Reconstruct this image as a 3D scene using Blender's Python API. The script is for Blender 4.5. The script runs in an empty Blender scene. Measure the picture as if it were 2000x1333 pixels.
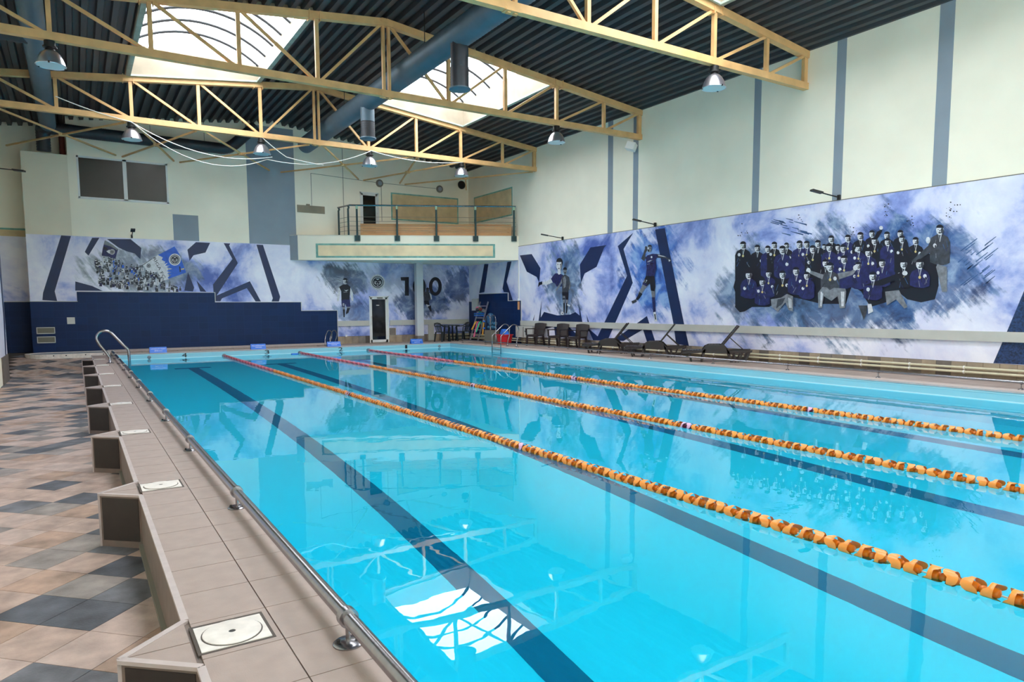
import bpy, math, random
from mathutils import Vector, Matrix
S = bpy.context.scene
COL = S.collection
random.seed(7)

# ---------------------------------------------------------------- camera, world, light, exposure
FPX, CYP = 1341.10, 723.75
YAW, PITCH, ROLL = 0.56374, 0.09087, -0.005616
CAMZ = 1.5
cam_d = bpy.data.cameras.new('camera')
cam = bpy.data.objects.new('camera', cam_d)
COL.objects.link(cam)
_fw = Vector((math.sin(YAW)*math.cos(PITCH), math.cos(YAW)*math.cos(PITCH), -math.sin(PITCH)))
_r0 = Vector((math.cos(YAW), -math.sin(YAW), 0))
_u0 = _r0.cross(_fw)
_r = _r0*math.cos(ROLL) + _u0*math.sin(ROLL)
_u = _u0*math.cos(ROLL) - _r0*math.sin(ROLL)
cam.matrix_world = Matrix(((_r.x, _u.x, -_fw.x, 0), (_r.y, _u.y, -_fw.y, 0), (_r.z, _u.z, -_fw.z, CAMZ), (0, 0, 0, 1)))
cam_d.sensor_width = 36.0
cam_d.lens = FPX*36/2000
cam_d.shift_y = (CYP-666.5)/2000
cam_d.clip_start = 0.05
cam_d.clip_end = 300
S.camera = cam

wd = bpy.data.worlds.new('overcast_sky')
S.world = wd
wd.use_nodes = True
bg = wd.node_tree.nodes['Background']
bg.inputs[0].default_value = (0.93, 0.97, 1.0, 1)
bg.inputs[1].default_value = 26.0
S.view_settings.view_transform = 'Standard'
S.view_settings.look = 'None'
S.view_settings.gamma = 1
S.view_settings.use_curve_mapping = False
S.view_settings.exposure = -1.08
S.cycles.max_bounces = 12
S.cycles.diffuse_bounces = 6
S.cycles.glossy_bounces = 5
S.cycles.transmission_bounces = 8
S.cycles.transparent_max_bounces = 16
S.cycles.use_denoising = True
S.cycles.sample_clamp_indirect = 12

# hall dimensions (metres; z = 0 is the pool coping)
XW, XL, YF, YB = 15.81, -1.71, 28.75, -7.2
RID = 7.05
WATER = -0.2
PX0, PX1, PY0, PY1 = 1.06, 13.72, -2.5, 26.75
TRUSS_Y = (11.1, 17.1, 23.15)
BAYS = ((-7.2, -1.0), (-1.0, 5.05), (5.05, 11.1), (11.1, 17.1), (17.1, 23.15), (23.15, 28.85))
SKY = (0, 2, 4)
SKX = ((1.62, 5.22), (8.88, 12.48))
CURB = 9.07
def zr(x):
    return 7.84 + (8.76-abs(x-RID))*0.114

for b in SKY:                       # the skylight openings guide the daylight into the hall
    for xa, xb in SKX:
        l = bpy.data.lights.new('skylight_portal', 'AREA')
        l.shape = 'RECTANGLE'
        l.size = xb-xa
        l.size_y = BAYS[b][1]-BAYS[b][0]-0.3
        l.cycles.is_portal = True
        o = bpy.data.objects.new('skylight_portal', l)
        COL.objects.link(o)
        o.location = ((xa+xb)/2, (BAYS[b][0]+BAYS[b][1])/2, CURB-0.02)

# ---------------------------------------------------------------- where a pixel of the photograph meets a plane of the hall
def ray(x, y):
    return _fw + _r*((x-1000)/FPX) - _u*((y-CYP)/FPX)
def atz(x, y, z=0.0):
    d = ray(x, y); return Vector((0, 0, CAMZ)) + d*((z-CAMZ)/d.z)
def aty(x, y, Y=YF):
    d = ray(x, y); return Vector((0, 0, CAMZ)) + d*(Y/d.y)
def atx(x, y, X=XW):
    d = ray(x, y); return Vector((0, 0, CAMZ)) + d*(X/d.x)

# ---------------------------------------------------------------- materials
def lin(c):
    return tuple(((v/255)/12.92 if v/255 <= 0.04045 else ((v/255+0.055)/1.055)**2.4) for v in c) + (1,)
MATS = {}
def mat(name, col=None, rough=0.6, metal=0.0, var=0.0, scale=6.0, bump=0.0, bscale=40.0, spec=None, stretch=None):
    if name in MATS:
        return MATS[name]
    m = bpy.data.materials.new(name); m.use_nodes = True
    nt = m.node_tree; N = nt.nodes; L = nt.links
    p = N['Principled BSDF']
    p.inputs['Base Color'].default_value = lin(col)
    p.inputs['Roughness'].default_value = rough
    p.inputs['Metallic'].default_value = metal
    if spec is not None:
        p.inputs['Specular IOR Level'].default_value = spec
    geo = N.new('ShaderNodeNewGeometry')
    src = geo.outputs['Position']
    if stretch:
        mp = N.new('ShaderNodeMapping'); mp.inputs['Scale'].default_value = stretch
        L.new(src, mp.inputs[0]); src = mp.outputs[0]
    if var:
        n = N.new('ShaderNodeTexNoise'); n.inputs['Scale'].default_value = scale; n.inputs['Detail'].default_value = 6
        L.new(src, n.inputs['Vector'])
        mx = N.new('ShaderNodeMix'); mx.data_type = 'RGBA'
        c = lin(col)
        mx.inputs[6].default_value = tuple(v*(1-var) for v in c[:3]) + (1,)
        mx.inputs[7].default_value = tuple(min(1, v*(1+var)) for v in c[:3]) + (1,)
        mr = N.new('ShaderNodeMapRange'); mr.inputs[1].default_value = 0.3; mr.inputs[2].default_value = 0.7
        L.new(n.outputs[0], mr.inputs[0]); L.new(mr.outputs[0], mx.inputs[0]); L.new(mx.outputs[2], p.inputs['Base Color'])
    if bump:
        n = N.new('ShaderNodeTexNoise'); n.inputs['Scale'].default_value = bscale; n.inputs['Detail'].default_value = 3
        L.new(src, n.inputs['Vector'])
        b = N.new('ShaderNodeBump'); b.inputs['Strength'].default_value = bump; b.inputs['Distance'].default_value = 0.01
        L.new(n.outputs[0], b.inputs['Height']); L.new(b.outputs[0], p.inputs['Normal'])
    MATS[name] = m
    return m

M_cream = mat('cream_plaster', (247, 238, 219), 0.85, var=0.05, scale=0.7, bump=0.15, bscale=60)
M_cream2 = mat('cream_board', (228, 217, 196), 0.85, var=0.05, scale=1.0)
M_grey = mat('grey_paint', (140, 149, 160), 0.75, var=0.05, scale=1.5)
M_tan = mat('buff_paint', (214, 168, 114), 0.55, var=0.14, scale=3.0)
M_roof = mat('dark_roof_deck', (56, 57, 61), 0.5, var=0.18, scale=2.5, stretch=(3, 0.3, 3))
M_curb = mat('stained_darkened_board', (146, 134, 116), 0.8, var=0.18, scale=1.6)  # white boards' base colour painted darker against the skylight glare, plus stain mottling
M_curbtrim = mat('grey_green_flashing', (150, 160, 148), 0.6, var=0.2, scale=4)
M_black = mat('black_metal', (22, 22, 24), 0.5)
M_rib = mat('dark_rib', (20, 20, 22), 0.6)
M_cap = mat('white_ledge', (232, 224, 206), 0.7)
M_duct = mat('galvanised_duct', (92, 110, 124), 0.5, 0.3, var=0.12, scale=2)
M_ductdk = mat('dark_duct', (62, 64, 70), 0.5, 0.4, var=0.15, scale=3)
M_steel = mat('stainless', (158, 155, 160), 0.24, 1.0, var=0.08, scale=30)
M_alu = mat('spun_aluminium', (215, 210, 218), 0.28, 0.9)
M_lens = mat('lamp_glass', (190, 215, 220), 0.25)
M_wire = mat('white_cable', (225, 222, 215), 0.6)
M_white = mat('white_plastic', (232, 230, 228), 0.45)
M_dirtywhite = mat('worn_white', (222, 214, 208), 0.5, var=0.12, scale=14)
M_cope = mat('taupe_tile', (160, 142, 135), 0.55, var=0.07, scale=9, bump=0.12, bscale=160)
M_copelt = mat('pale_taupe_tile', (194, 177, 168), 0.55, var=0.07, scale=9, bump=0.12, bscale=160)
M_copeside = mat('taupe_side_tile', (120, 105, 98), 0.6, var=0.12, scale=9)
M_trimlt = mat('pale_tile_trim', (182, 168, 166), 0.5, var=0.08, scale=12)
M_grout = mat('dark_grout', (84, 76, 72), 0.9)
M_grout2 = mat('floor_grout', (70, 62, 58), 0.9)
M_liner = mat('pool_liner', (126, 244, 255), 0.5, spec=0.3)
M_linerpale = mat('pool_liner_band', (142, 196, 210), 0.45, spec=0.3)
M_seam = mat('liner_weld_seam', (196, 232, 238), 0.4)
M_lane = mat('dark_lane_tile', (20, 112, 140), 0.6)
M_navy = mat('navy_print', (14, 34, 80), 0.45, var=0.12, scale=3)
M_ink = mat('ink_navy', (10, 12, 30), 0.5)
M_indigo = mat('indigo_shirt_print', (28, 29, 84), 0.5, var=0.5, scale=9)
M_blueprint = mat('blue_print', (34, 92, 196), 0.5, var=0.15, scale=6)
M_pale = mat('pale_print', (206, 206, 212), 0.5, var=0.18, scale=14)
M_mid = mat('grey_print', (120, 122, 130), 0.5, var=0.3, scale=12)
M_dkgrey = mat('charcoal_print', (58, 60, 70), 0.5, var=0.4, scale=12)
M_slateblue = mat('slate_blue_print', (52, 84, 130), 0.5, var=0.4, scale=5)
M_gold = mat('gold_print', (200, 180, 120), 0.5)
M_skydk = mat('sky_print_white', (222, 222, 240), 0.5)
M_edge = mat('pale_edge_strip', (200, 198, 194), 0.5)
M_teal = mat('teal_border', (120, 170, 160), 0.8, var=0.25, scale=5)
M_sand = mat('sand_stucco', (212, 188, 148), 0.9, var=0.16, scale=2.2, bump=0.2, bscale=12)
M_sandlt = mat('pale_sand_stucco', (238, 214, 176), 0.9, var=0.12, scale=2.0, bump=0.2, bscale=12)
M_wood = mat('pine_plank', (196, 144, 96), 0.55, var=0.14, scale=2.5, stretch=(1, 1, 12))
M_brownwood = mat('brown_board', (110, 72, 48), 0.6, var=0.15)
M_green = mat('dark_green_post', (28, 62, 66), 0.45)
M_brown = mat('brown_resin', (44, 34, 35), 0.5, bump=0.25, bscale=120)
M_dkgreen = mat('dark_green_resin', (26, 40, 46), 0.4)
M_red = mat('red_plastic', (196, 28, 44), 0.4)
M_blue = mat('blue_plastic', (30, 104, 206), 0.4)
M_signblue = mat('sign_blue', (46, 112, 214), 0.45)
M_pipe = mat('cream_pipe', (206, 198, 172), 0.45, var=0.06, scale=8)
M_pvc = mat('white_pvc_frame', (226, 224, 222), 0.4)
M_glassdk = mat('dark_glass', (24, 26, 28), 0.06, spec=0.6)
M_rust = mat('rust_red_pipe', (112, 44, 34), 0.6)
M_ventgrey = mat('vent_grille', (120, 116, 106), 0.7)
M_netblue = mat('blue_net', (46, 98, 130), 0.6)
M_pink = mat('pink_foam', (238, 110, 150), 0.7)
M_yell = mat('yellow_foam', (246, 180, 70), 0.7)
M_mint = mat('mint_foam', (72, 206, 160), 0.7)
M_flo = mat('orange_float_shell', (238, 146, 62), 0.35)
M_flo2 = mat('orange_float_core', (198, 104, 12), 0.3)
M_flp = mat('pink_float_shell', (226, 120, 132), 0.35)
M_flp2 = mat('crimson_float_core', (150, 24, 52), 0.3)
M_flv = mat('mauve_float_shell', (214, 164, 190), 0.35)
M_flv2 = mat('plum_float_core', (92, 16, 52), 0.3)
M_rope = mat('rope', (220, 214, 200), 0.7)
M_tilebase = [mat('stone_tile_%d' % i, c, 0.7, var=0.16, scale=6) for i, c in enumerate(((138, 124, 112), (152, 136, 118), (122, 114, 108), (160, 142, 122), (112, 102, 96)))]
M_deck = [mat('deck_tile_%d' % i, c, 0.55, var=v, scale=5.5, bump=0.25, bscale=70) for i, (c, v) in enumerate((((172, 148, 137), 0.3), ((164, 136, 120), 0.34), ((98, 98, 104), 0.45), ((138, 128, 124), 0.36), ((178, 156, 147), 0.28), ((80, 82, 90), 0.45)))]

def brick_mat(name, c1, c2, mortar, axes, bw, bh, msize=0.004, rough=0.45, bias=0.0):
    m = bpy.data.materials.new(name); m.use_nodes = True
    nt = m.node_tree; N = nt.nodes; L = nt.links; p = N['Principled BSDF']
    p.inputs['Roughness'].default_value = rough; p.inputs['Specular IOR Level'].default_value = 0.25
    g = N.new('ShaderNodeNewGeometry'); sp = N.new('ShaderNodeSeparateXYZ'); cb = N.new('ShaderNodeCombineXYZ')
    L.new(g.outputs['Position'], sp.inputs[0])
    L.new(sp.outputs[axes[0]], cb.inputs[0]); L.new(sp.outputs[axes[1]], cb.inputs[1])
    b = N.new('ShaderNodeTexBrick'); b.offset = 0.0
    b.inputs['Scale'].default_value = 1.0
    b.inputs['Color1'].default_value = lin(c1); b.inputs['Color2'].default_value = lin(c2); b.inputs['Mortar'].default_value = lin(mortar)
    b.inputs['Mortar Size'].default_value = msize; b.inputs['Brick Width'].default_value = bw; b.inputs['Row Height'].default_value = bh
    b.inputs['Bias'].default_value = bias
    L.new(cb.outputs[0], b.inputs['Vector']); L.new(b.outputs['Color'], p.inputs['Base Color'])
    bp = N.new('ShaderNodeBump'); bp.inputs['Strength'].default_value = 0.3; bp.inputs['Distance'].default_value = 0.004; bp.invert = True
    L.new(b.outputs['Fac'], bp.inputs['Height']); L.new(bp.outputs[0], p.inputs['Normal'])
    return m
M_bluetile = brick_mat('navy_glazed_tile_far', (8, 36, 80), (10, 40, 88), (20, 50, 98), (0, 2), 0.33, 0.25)
M_bluetileR = brick_mat('navy_glazed_tile_side', (8, 36, 80), (10, 40, 88), (20, 50, 98), (1, 2), 0.33, 0.25)
M_deckR = brick_mat('taupe_floor_tile', (158, 140, 130), (172, 152, 141), (116, 104, 98), (0, 1), 0.39, 0.39, 0.006, 0.5)

def mural_mat(name, ax, splashes, seed):
    """lilac sky print with blue clouds and dark paint splashes; ax = position axis that runs along the wall"""
    m = bpy.data.materials.new(name); m.use_nodes = True
    nt = m.node_tree; N = nt.nodes; L = nt.links; p = N['Principled BSDF']
    p.inputs['Roughness'].default_value = 0.42
    g = N.new('ShaderNodeNewGeometry'); sp = N.new('ShaderNodeSeparateXYZ'); cb = N.new('ShaderNodeCombineXYZ')
    L.new(g.outputs['Position'], sp.inputs[0]); L.new(sp.outputs[ax], cb.inputs[0]); L.new(sp.outputs[2], cb.inputs[1])
    cb.inputs[2].default_value = seed
    def noise(scale, detail, dist, stretch=None):
        n = N.new('ShaderNodeTexNoise'); n.inputs['Scale'].default_value = scale; n.inputs['Detail'].default_value = detail
        n.inputs['Distortion'].default_value = dist; n.inputs['Roughness'].default_value = 0.62
        s = cb.outputs[0]
        if stretch:
            m0 = N.new('ShaderNodeMapping'); m0.inputs['Rotation'].default_value = (0, 0, 0.75 if ax == 1 else -0.6); mp = N.new('ShaderNodeMapping'); mp.inputs['Scale'].default_value = stretch
            L.new(s, m0.inputs[0]); L.new(m0.outputs[0], mp.inputs[0]); s = mp.outputs[0]
        L.new(s, n.inputs['Vector']); return n.outputs[0]
    def ramp(src, stops):
        r = N.new('ShaderNodeValToRGB'); e = r.color_ramp.elements
        while len(e) < len(stops): e.new(0.5)
        for k, (pos, c) in enumerate(stops):
            e[k].position = pos; e[k].color = lin(c)
        L.new(src, r.inputs[0]); return r.outputs[0]
    cloud = ramp(noise(0.5, 8, 0.25), ((0.33, (74, 96, 172)), (0.42, (150, 162, 218)), (0.50, (214, 213, 238)), (0.64, (238, 236, 248))))
    out = cloud
    nz = noise(0.9, 9, 0.3); nz2 = noise(1.1, 8, 0.3, (5.0, 0.8, 1)); nz3 = noise(1.7, 9, 0.5)
    for (cx, cz, rx, rz, cA, cB, amt) in splashes:
        def mth(op, a, b):
            n = N.new('ShaderNodeMath'); n.operation = op
            for k, v in enumerate((a, b)):
                if isinstance(v, (int, float)): n.inputs[k].default_value = v
                else: L.new(v, n.inputs[k])
            return n.outputs[0]
        sx = mth('DIVIDE', mth('SUBTRACT', sp.outputs[ax], cx), rx); sz = mth('DIVIDE', mth('SUBTRACT', sp.outputs[2], cz), rz)
        d = mth('SQRT', mth('ADD', mth('MULTIPLY', sx, sx), mth('MULTIPLY', sz, sz)), 0)
        wob = mth('ADD', mth('MULTIPLY', mth('SUBTRACT', nz, 0.5), 2.4), mth('MULTIPLY', mth('SUBTRACT', nz2, 0.5), 1.6))
        dd = mth('ADD', d, wob)
        mr = N.new('ShaderNodeMapRange'); mr.interpolation_type = 'SMOOTHSTEP'
        mr.inputs[1].default_value = 1.08; mr.inputs[2].default_value = 0.62; mr.inputs[3].default_value = 0; mr.inputs[4].default_value = amt
        L.new(dd, mr.inputs[0])
        sc = ramp(nz3, ((0.36, cA), (0.5, cB), (0.64, tuple(min(255, int(v*0.55+110)) for v in cB))))
        mx = N.new('ShaderNodeMix'); mx.data_type = 'RGBA'
        L.new(mr.outputs[0], mx.inputs[0]); L.new(out, mx.inputs[6]); L.new(sc, mx.inputs[7]); out = mx.outputs[2]
    L.new(out, p.inputs['Base Color'])
    return m

def water_mat():
    m = bpy.data.materials.new('pool_water'); m.use_nodes = True
    nt = m.node_tree; N = nt.nodes; L = nt.links
    for n in list(N): N.remove(n)
    o = N.new('ShaderNodeOutputMaterial'); mx = N.new('ShaderNodeMixShader'); fr = N.new('ShaderNodeFresnel')
    rf = N.new('ShaderNodeBsdfRefraction'); gl = N.new('ShaderNodeBsdfGlossy'); bp = N.new('ShaderNodeBump'); nz = N.new('ShaderNodeTexNoise')
    g = N.new('ShaderNodeNewGeometry')
    fr.inputs['IOR'].default_value = 1.33; rf.inputs['IOR'].default_value = 1.33; rf.inputs['Roughness'].default_value = 0.0
    rf.inputs['Color'].default_value = (0.27, 0.90, 1.0, 1); gl.inputs['Roughness'].default_value = 0.0; gl.inputs['Color'].default_value = (1, 1, 1, 1)
    nz.inputs['Scale'].default_value = 1.6; nz.inputs['Detail'].default_value = 3.0
    bp.inputs['Strength'].default_value = 0.07; bp.inputs['Distance'].default_value = 0.02
    L.new(g.outputs['Position'], nz.inputs['Vector']); L.new(nz.outputs[0], bp.inputs['Height'])
    for s in (fr, rf, gl): L.new(bp.outputs[0], s.inputs['Normal'])
    L.new(fr.outputs[0], mx.inputs[0]); L.new(rf.outputs[0], mx.inputs[1]); L.new(gl.outputs[0], mx.inputs[2]); L.new(mx.outputs[0], o.inputs[0])
    return m
M_water = water_mat()

def glazing_mat():
    m = bpy.data.materials.new('skylight_polycarbonate'); m.use_nodes = True
    nt = m.node_tree; N = nt.nodes; L = nt.links
    for n in list(N): N.remove(n)
    o = N.new('ShaderNodeOutputMaterial'); mx = N.new('ShaderNodeMixShader'); a = N.new('ShaderNodeBsdfTransparent'); b = N.new('ShaderNodeBsdfTranslucent')
    mx.inputs[0].default_value = 0.12; a.inputs[0].default_value = (0.97, 0.99, 1, 1); b.inputs[0].default_value = (0.9, 0.9, 0.9, 1)
    L.new(a.outputs[0], mx.inputs[1]); L.new(b.outputs[0], mx.inputs[2]); L.new(mx.outputs[0], o.inputs[0])
    return m
M_glaze = glazing_mat()

# ---------------------------------------------------------------- mesh helpers
class B:
    def __init__(s):
        s.v = []; s.f = []; s.m = []; s.mats = []; s.cur = 0
    def use(s, m):
        if m not in s.mats: s.mats.append(m)
        s.cur = s.mats.index(m); return s
    def face(s, pts):
        k = len(s.v); s.v += [tuple(p) for p in pts]; s.f.append(tuple(range(k, k+len(pts)))); s.m.append(s.cur)
    def add(s, vs, fs):
        k = len(s.v); s.v += [tuple(p) for p in vs]
        for f in fs: s.f.append(tuple(i+k for i in f)); s.m.append(s.cur)
    def box(s, x0, x1, y0, y1, z0, z1):
        s.add([(x0, y0, z0), (x1, y0, z0), (x1, y1, z0), (x0, y1, z0), (x0, y0, z1), (x1, y0, z1), (x1, y1, z1), (x0, y1, z1)],
              [(0, 3, 2, 1), (4, 5, 6, 7), (0, 1, 5, 4), (1, 2, 6, 5), (2, 3, 7, 6), (3, 0, 4, 7)]); return s
    def bar(s, p, q, w, h, up=(0, 0, 1)):
        p = Vector(p); q = Vector(q); d = (q-p).normalized(); up = Vector(up)
        if abs(d.dot(up)) > 0.99: up = Vector((0, 1, 0))
        a = d.cross(up).normalized()*(w/2); b = a.normalized().cross(d)*(h/2)
        vs = [e + i*a + j*b for e in (p, q) for i, j in ((-1, -1), (1, -1), (1, 1), (-1, 1))]
        s.add(vs, [(0, 1, 2, 3), (7, 6, 5, 4), (0, 4, 5, 1), (1, 5, 6, 2), (2, 6, 7, 3), (3, 7, 4, 0)]); return s
    def tube(s, pts, r, n=10, cap=True, radii=None):
        pts = [Vector(p) for p in pts]; rings = []
        up = None
        for i, p in enumerate(pts):
            d = (pts[min(i+1, len(pts)-1)] - pts[max(i-1, 0)]).normalized()
            if up is None:
                up = Vector((0, 0, 1)) if abs(d.z) < 0.9 else Vector((1, 0, 0))
            a = d.cross(up).normalized(); b = a.cross(d).normalized(); up = b
            rr = radii[i] if radii else r
            rings.append([p + a*math.cos(t*2*math.pi/n)*rr + b*math.sin(t*2*math.pi/n)*rr for t in range(n)])
        vs = [v for R in rings for v in R]; fs = []
        for i in range(len(rings)-1):
            for t in range(n):
                fs.append((i*n+t, i*n+(t+1) % n, (i+1)*n+(t+1) % n, (i+1)*n+t))
        if cap:
            fs.append(tuple(range(n))); fs.append(tuple(range((len(rings)-1)*n, len(rings)*n)))
        s.add(vs, fs); return s
    def lathe(s, c, prof, n=24, axis='z'):
        vs = []; fs = []
        for (r, h) in prof:
            for t in range(n):
                a = t*2*math.pi/n; x, y = r*math.cos(a), r*math.sin(a)
                vs.append((c[0]+x, c[1]+y, c[2]+h) if axis == 'z' else ((c[0]+x, c[1]+h, c[2]+y) if axis == 'y' else (c[0]+h, c[1]+x, c[2]+y)))
        for i in range(len(prof)-1):
            for t in range(n): fs.append((i*n+t, i*n+(t+1) % n, (i+1)*n+(t+1) % n, (i+1)*n+t))
        s.add(vs, fs); return s
    def disc(s, c, r, h, n=24, axis='z'):
        return s.lathe(c, [(0.0001, -h/2), (r, -h/2), (r, h/2), (0.0001, h/2)], n, axis)
    def prism(s, poly, z0, z1, f=None):
        f = f or (lambda a, b, c: (a, b, c)); n = len(poly)
        vs = [f(x, y, z0) for x, y in poly] + [f(x, y, z1) for x, y in poly]
        fs = [tuple(range(n))[::-1], tuple(range(n, 2*n))] + [(i, (i+1) % n, n+(i+1) % n, n+i) for i in range(n)]
        s.add(vs, fs); return s
    def ball(s, c, r, n=10, k=6):
        prof = [(max(1e-4, r*math.sin(i*math.pi/k)), -r*math.cos(i*math.pi/k)) for i in range(k+1)]
        return s.lathe(c, prof, n)
    def obj(s, name, m=None, parent=None, smooth=False, local=False):
        me = bpy.data.meshes.new(name)
        off = Vector((0, 0, 0))
        if parent is not None and not local:
            q = parent
            while q is not None: off += q.location; q = q.parent
        me.from_pydata([tuple(Vector(v)-off) for v in s.v], [], s.f)
        ms = s.mats if s.mats and m is None else [m]
        for x in ms: me.materials.append(x)
        if s.mats and m is None:
            me.polygons.foreach_set('material_index', s.m)
        if smooth:
            me.polygons.foreach_set('use_smooth', [True]*len(me.polygons))
        me.update()
        o = bpy.data.objects.new(name, me); COL.objects.link(o)
        if parent is not None: o.parent = parent
        if smooth and smooth != 'all':
            try: me.set_sharp_from_angle(angle=math.radians(40))
            except Exception: pass
        return o
def bx(*a): return B().box(*a)
def tag(o, label=None, cat=None, group=None, kind=None):
    if label: o['label'] = label
    if cat: o['category'] = cat
    if group: o['group'] = group
    if kind: o['kind'] = kind
    return o
def struct(o, label=None, cat=None): return tag(o, label, cat, None, 'structure')
def thing(name, label, cat, loc=(0, 0, 0), group=None, rz=0):
    o = bpy.data.objects.new(name, None); COL.objects.link(o); o.location = loc; o.rotation_euler = (0, 0, rz); o.empty_display_size = 0.1
    return tag(o, label, cat, group)
def copy_tree(o, parent=None):
    c = o.copy(); COL.objects.link(c); c.parent = parent
    for ch in list(o.children): copy_tree(ch, c)
    return c
def inst(name, me, loc, parent, rz=0):
    o = bpy.data.objects.new(name, me); COL.objects.link(o); o.parent = parent
    off = Vector((0, 0, 0)); q = parent
    while q is not None: off += q.location; q = q.parent
    o.location = Vector(loc)-off; o.rotation_euler = (0, 0, rz)
    return o
def arc(c, r, a0, a1, n, ax1, ax2):
    ax1 = Vector(ax1); ax2 = Vector(ax2); c = Vector(c)
    return [c + ax1*r*math.cos(a0+(a1-a0)*i/n) + ax2*r*math.sin(a0+(a1-a0)*i/n) for i in range(n+1)]
_txt = {}
def text_mesh(s):
    if s in _txt: return _txt[s]
    cu = bpy.data.curves.new('t', 'FONT'); cu.body = s; cu.size = 1.0; cu.resolution_u = 3
    ob = bpy.data.objects.new('t', cu); COL.objects.link(ob)
    dg = bpy.context.evaluated_depsgraph_get()
    me = bpy.data.meshes.new_from_object(ob.evaluated_get(dg))
    vs = [(v.co.x, v.co.y) for v in me.vertices]; fs = [tuple(p.vertices) for p in me.polygons]
    bpy.data.objects.remove(ob); bpy.data.meshes.remove(me); bpy.data.curves.remove(cu)
    x0 = min(v[0] for v in vs); x1 = max(v[0] for v in vs); y0 = min(v[1] for v in vs); y1 = max(v[1] for v in vs)
    _txt[s] = ([((v[0]-x0)/(x1-x0), (v[1]-y0)/(y1-y0)) for v in vs], fs)
    return _txt[s]

# ================================================================ THE HALL
def wall_boxes(b, a0, a1, z0, z1, holes, put):
    """fill the rectangle a0..a1 x z0..z1 with boxes around rectangular holes (ha0, ha1, hz0, hz1)"""
    cuts = sorted(set([a0, a1] + [h[0] for h in holes] + [h[1] for h in holes]))
    for i in range(len(cuts)-1):
        l, r = cuts[i], cuts[i+1]
        hs = sorted([h for h in holes if h[0] <= l+1e-6 and h[1] >= r-1e-6], key=lambda h: h[2])
        z = z0
        for h in hs:
            if h[2] > z+1e-6: put(b, l, r, z, h[2])
            z = h[3]
        if z1 > z+1e-6: put(b, l, r, z, z1)
WIN = (0.29, 3.14, 5.41, 6.87)
D1 = (10.82, 11.72, 0.0, 2.04)
D2 = (10.53, 11.37, 4.48, 6.49)
wb = B()
wall_boxes(wb, 0.03, XW+0.25, -0.5, 9.3, [WIN, D1, D2], lambda b, l, r, z0, z1: b.box(l, r, YF, YF+0.3, z0, z1))
wall_far = struct(wb.obj('wall_far', M_cream), 'cream far wall behind the pool with a gable top', 'wall')
B().box(-3.6, 0.05, 29.8, 30.0, -0.5, 9.3).box(0.03, 0.2, 29.0, 30.0, -0.5, 9.3).obj('recess_wall', M_cream, wall_far)
bx(-1.3, 0.03, YF, 29.8, -0.5, 6.85).obj('boxed_out_shaft', M_cream2, wall_far)
for pl in ((5.94, 7.78, 4.06, 8.7), (3.24, 4.115, 4.06, 5.05)):
    bx(pl[0], pl[1], YF-0.006, YF+0.01, pl[2], pl[3]).obj('grey_painted_stripe', M_grey, wall_far)
bx(-2.35, -1.3, 29.785, 29.81, 4.08, 4.3).obj('sand_band', M_sand, wall_far)
bx(-2.35, -1.27, 29.78, 29.81, 4.3, 4.36).obj('teal_band', M_teal, wall_far)
# blue tiled dado, stepped
dado = B()
for x0, x1, z in ((-1.31, 0.06, 1.80), (0.06, 4.57, 2.145), (4.57, 7.865, 1.775), (7.865, 9.375, 1.42)):
    dado.box(x0, x1, YF-0.03, YF+0.01, -0.2, z)
dado.box(-3.5, -1.3, 29.76, 29.82, -0.2, 1.8)
do = dado.obj('navy_tile_dado', M_bluetile, wall_far)
cap = B()
for x0, x1, z in ((-1.31, 0.06, 1.80), (0.06, 4.57, 2.145), (4.57, 7.865, 1.775), (7.865, 9.375, 1.42)):
    cap.box(x0, x1+0.015, YF-0.04, YF, z, z+0.02)
for x, z0, z1 in ((4.575, 1.775, 2.145), (7.87, 1.42, 1.775), (9.38, 0.3, 1.42)):
    cap.box(x, x+0.02, YF-0.04, YF, z0, z1+0.02)
cap.box(-3.5, -1.31, 29.75, 29.8, 1.8, 1.82)
cap.obj('tile_edge_strip', M_edge, do)
bx(0.9, 9.37, YF-0.3, YF, 0, 0.07).obj('pale_tile_curb', M_trimlt, wall_far)

wall_right = struct(bx(XW, XW+0.25, YB-0.2, YF+0.3, -0.5, 8.6).obj('wall_right', M_cream), 'long cream side wall above the team mural', 'wall')
for y0, y1 in ((18.46, 18.72), (17.2, 17.44), (12.44, 12.66), (10.04, 10.28), (7.65, 7.95), (5.2, 5.5)):
    bx(XW-0.006, XW+0.01, y0, y1, 4.05, 8.0).obj('grey_painted_stripe', M_grey, wall_right)
wall_left = struct(bx(XL-0.25, XL, YB-0.2, 24.0, -0.6, 8.6).obj('wall_left', M_cream), 'side wall along the tiled walkway, just in frame', 'wall')
lb = B().box(-3.6, -3.4, 23.8, 30.0, -0.6, 8.6).box(-3.4, XL-0.2, 23.8, 24.0, -0.6, 8.6)
lb.obj('recess_side_wall', M_cream, wall_left)
bx(XL, XL+0.03, 22.2, 24.0, -0.44, 0.28).obj('stone_skirting', M_tilebase[4], wall_left)
bx(XL, XL+0.012, 10.0, 24.0, 0.28, 4.05).obj('printed_panel', M_skydk, wall_left)
bx(XL, XL+0.03, 23.4, 24.0, 4.3, 6.6).obj('brown_wall_board', M_brownwood, wall_left)
nb = B(); nb.prism([(23.2, 4.0), (23.9, 4.0), (23.9, 1.2), (23.6, 0.28), (23.3, 0.28), (23.55, 1.4)], XL+0.012, XL+0.016, lambda a, b, c: (c, a, b))
nb.obj('navy_print_bar', M_navy, wall_left)
wall_back = struct(bx(-3.6, XW+0.25, YB-0.25, YB, -0.6, 9.3).obj('wall_back', M_cream), 'plain cream end wall behind the viewer', 'wall')

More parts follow.
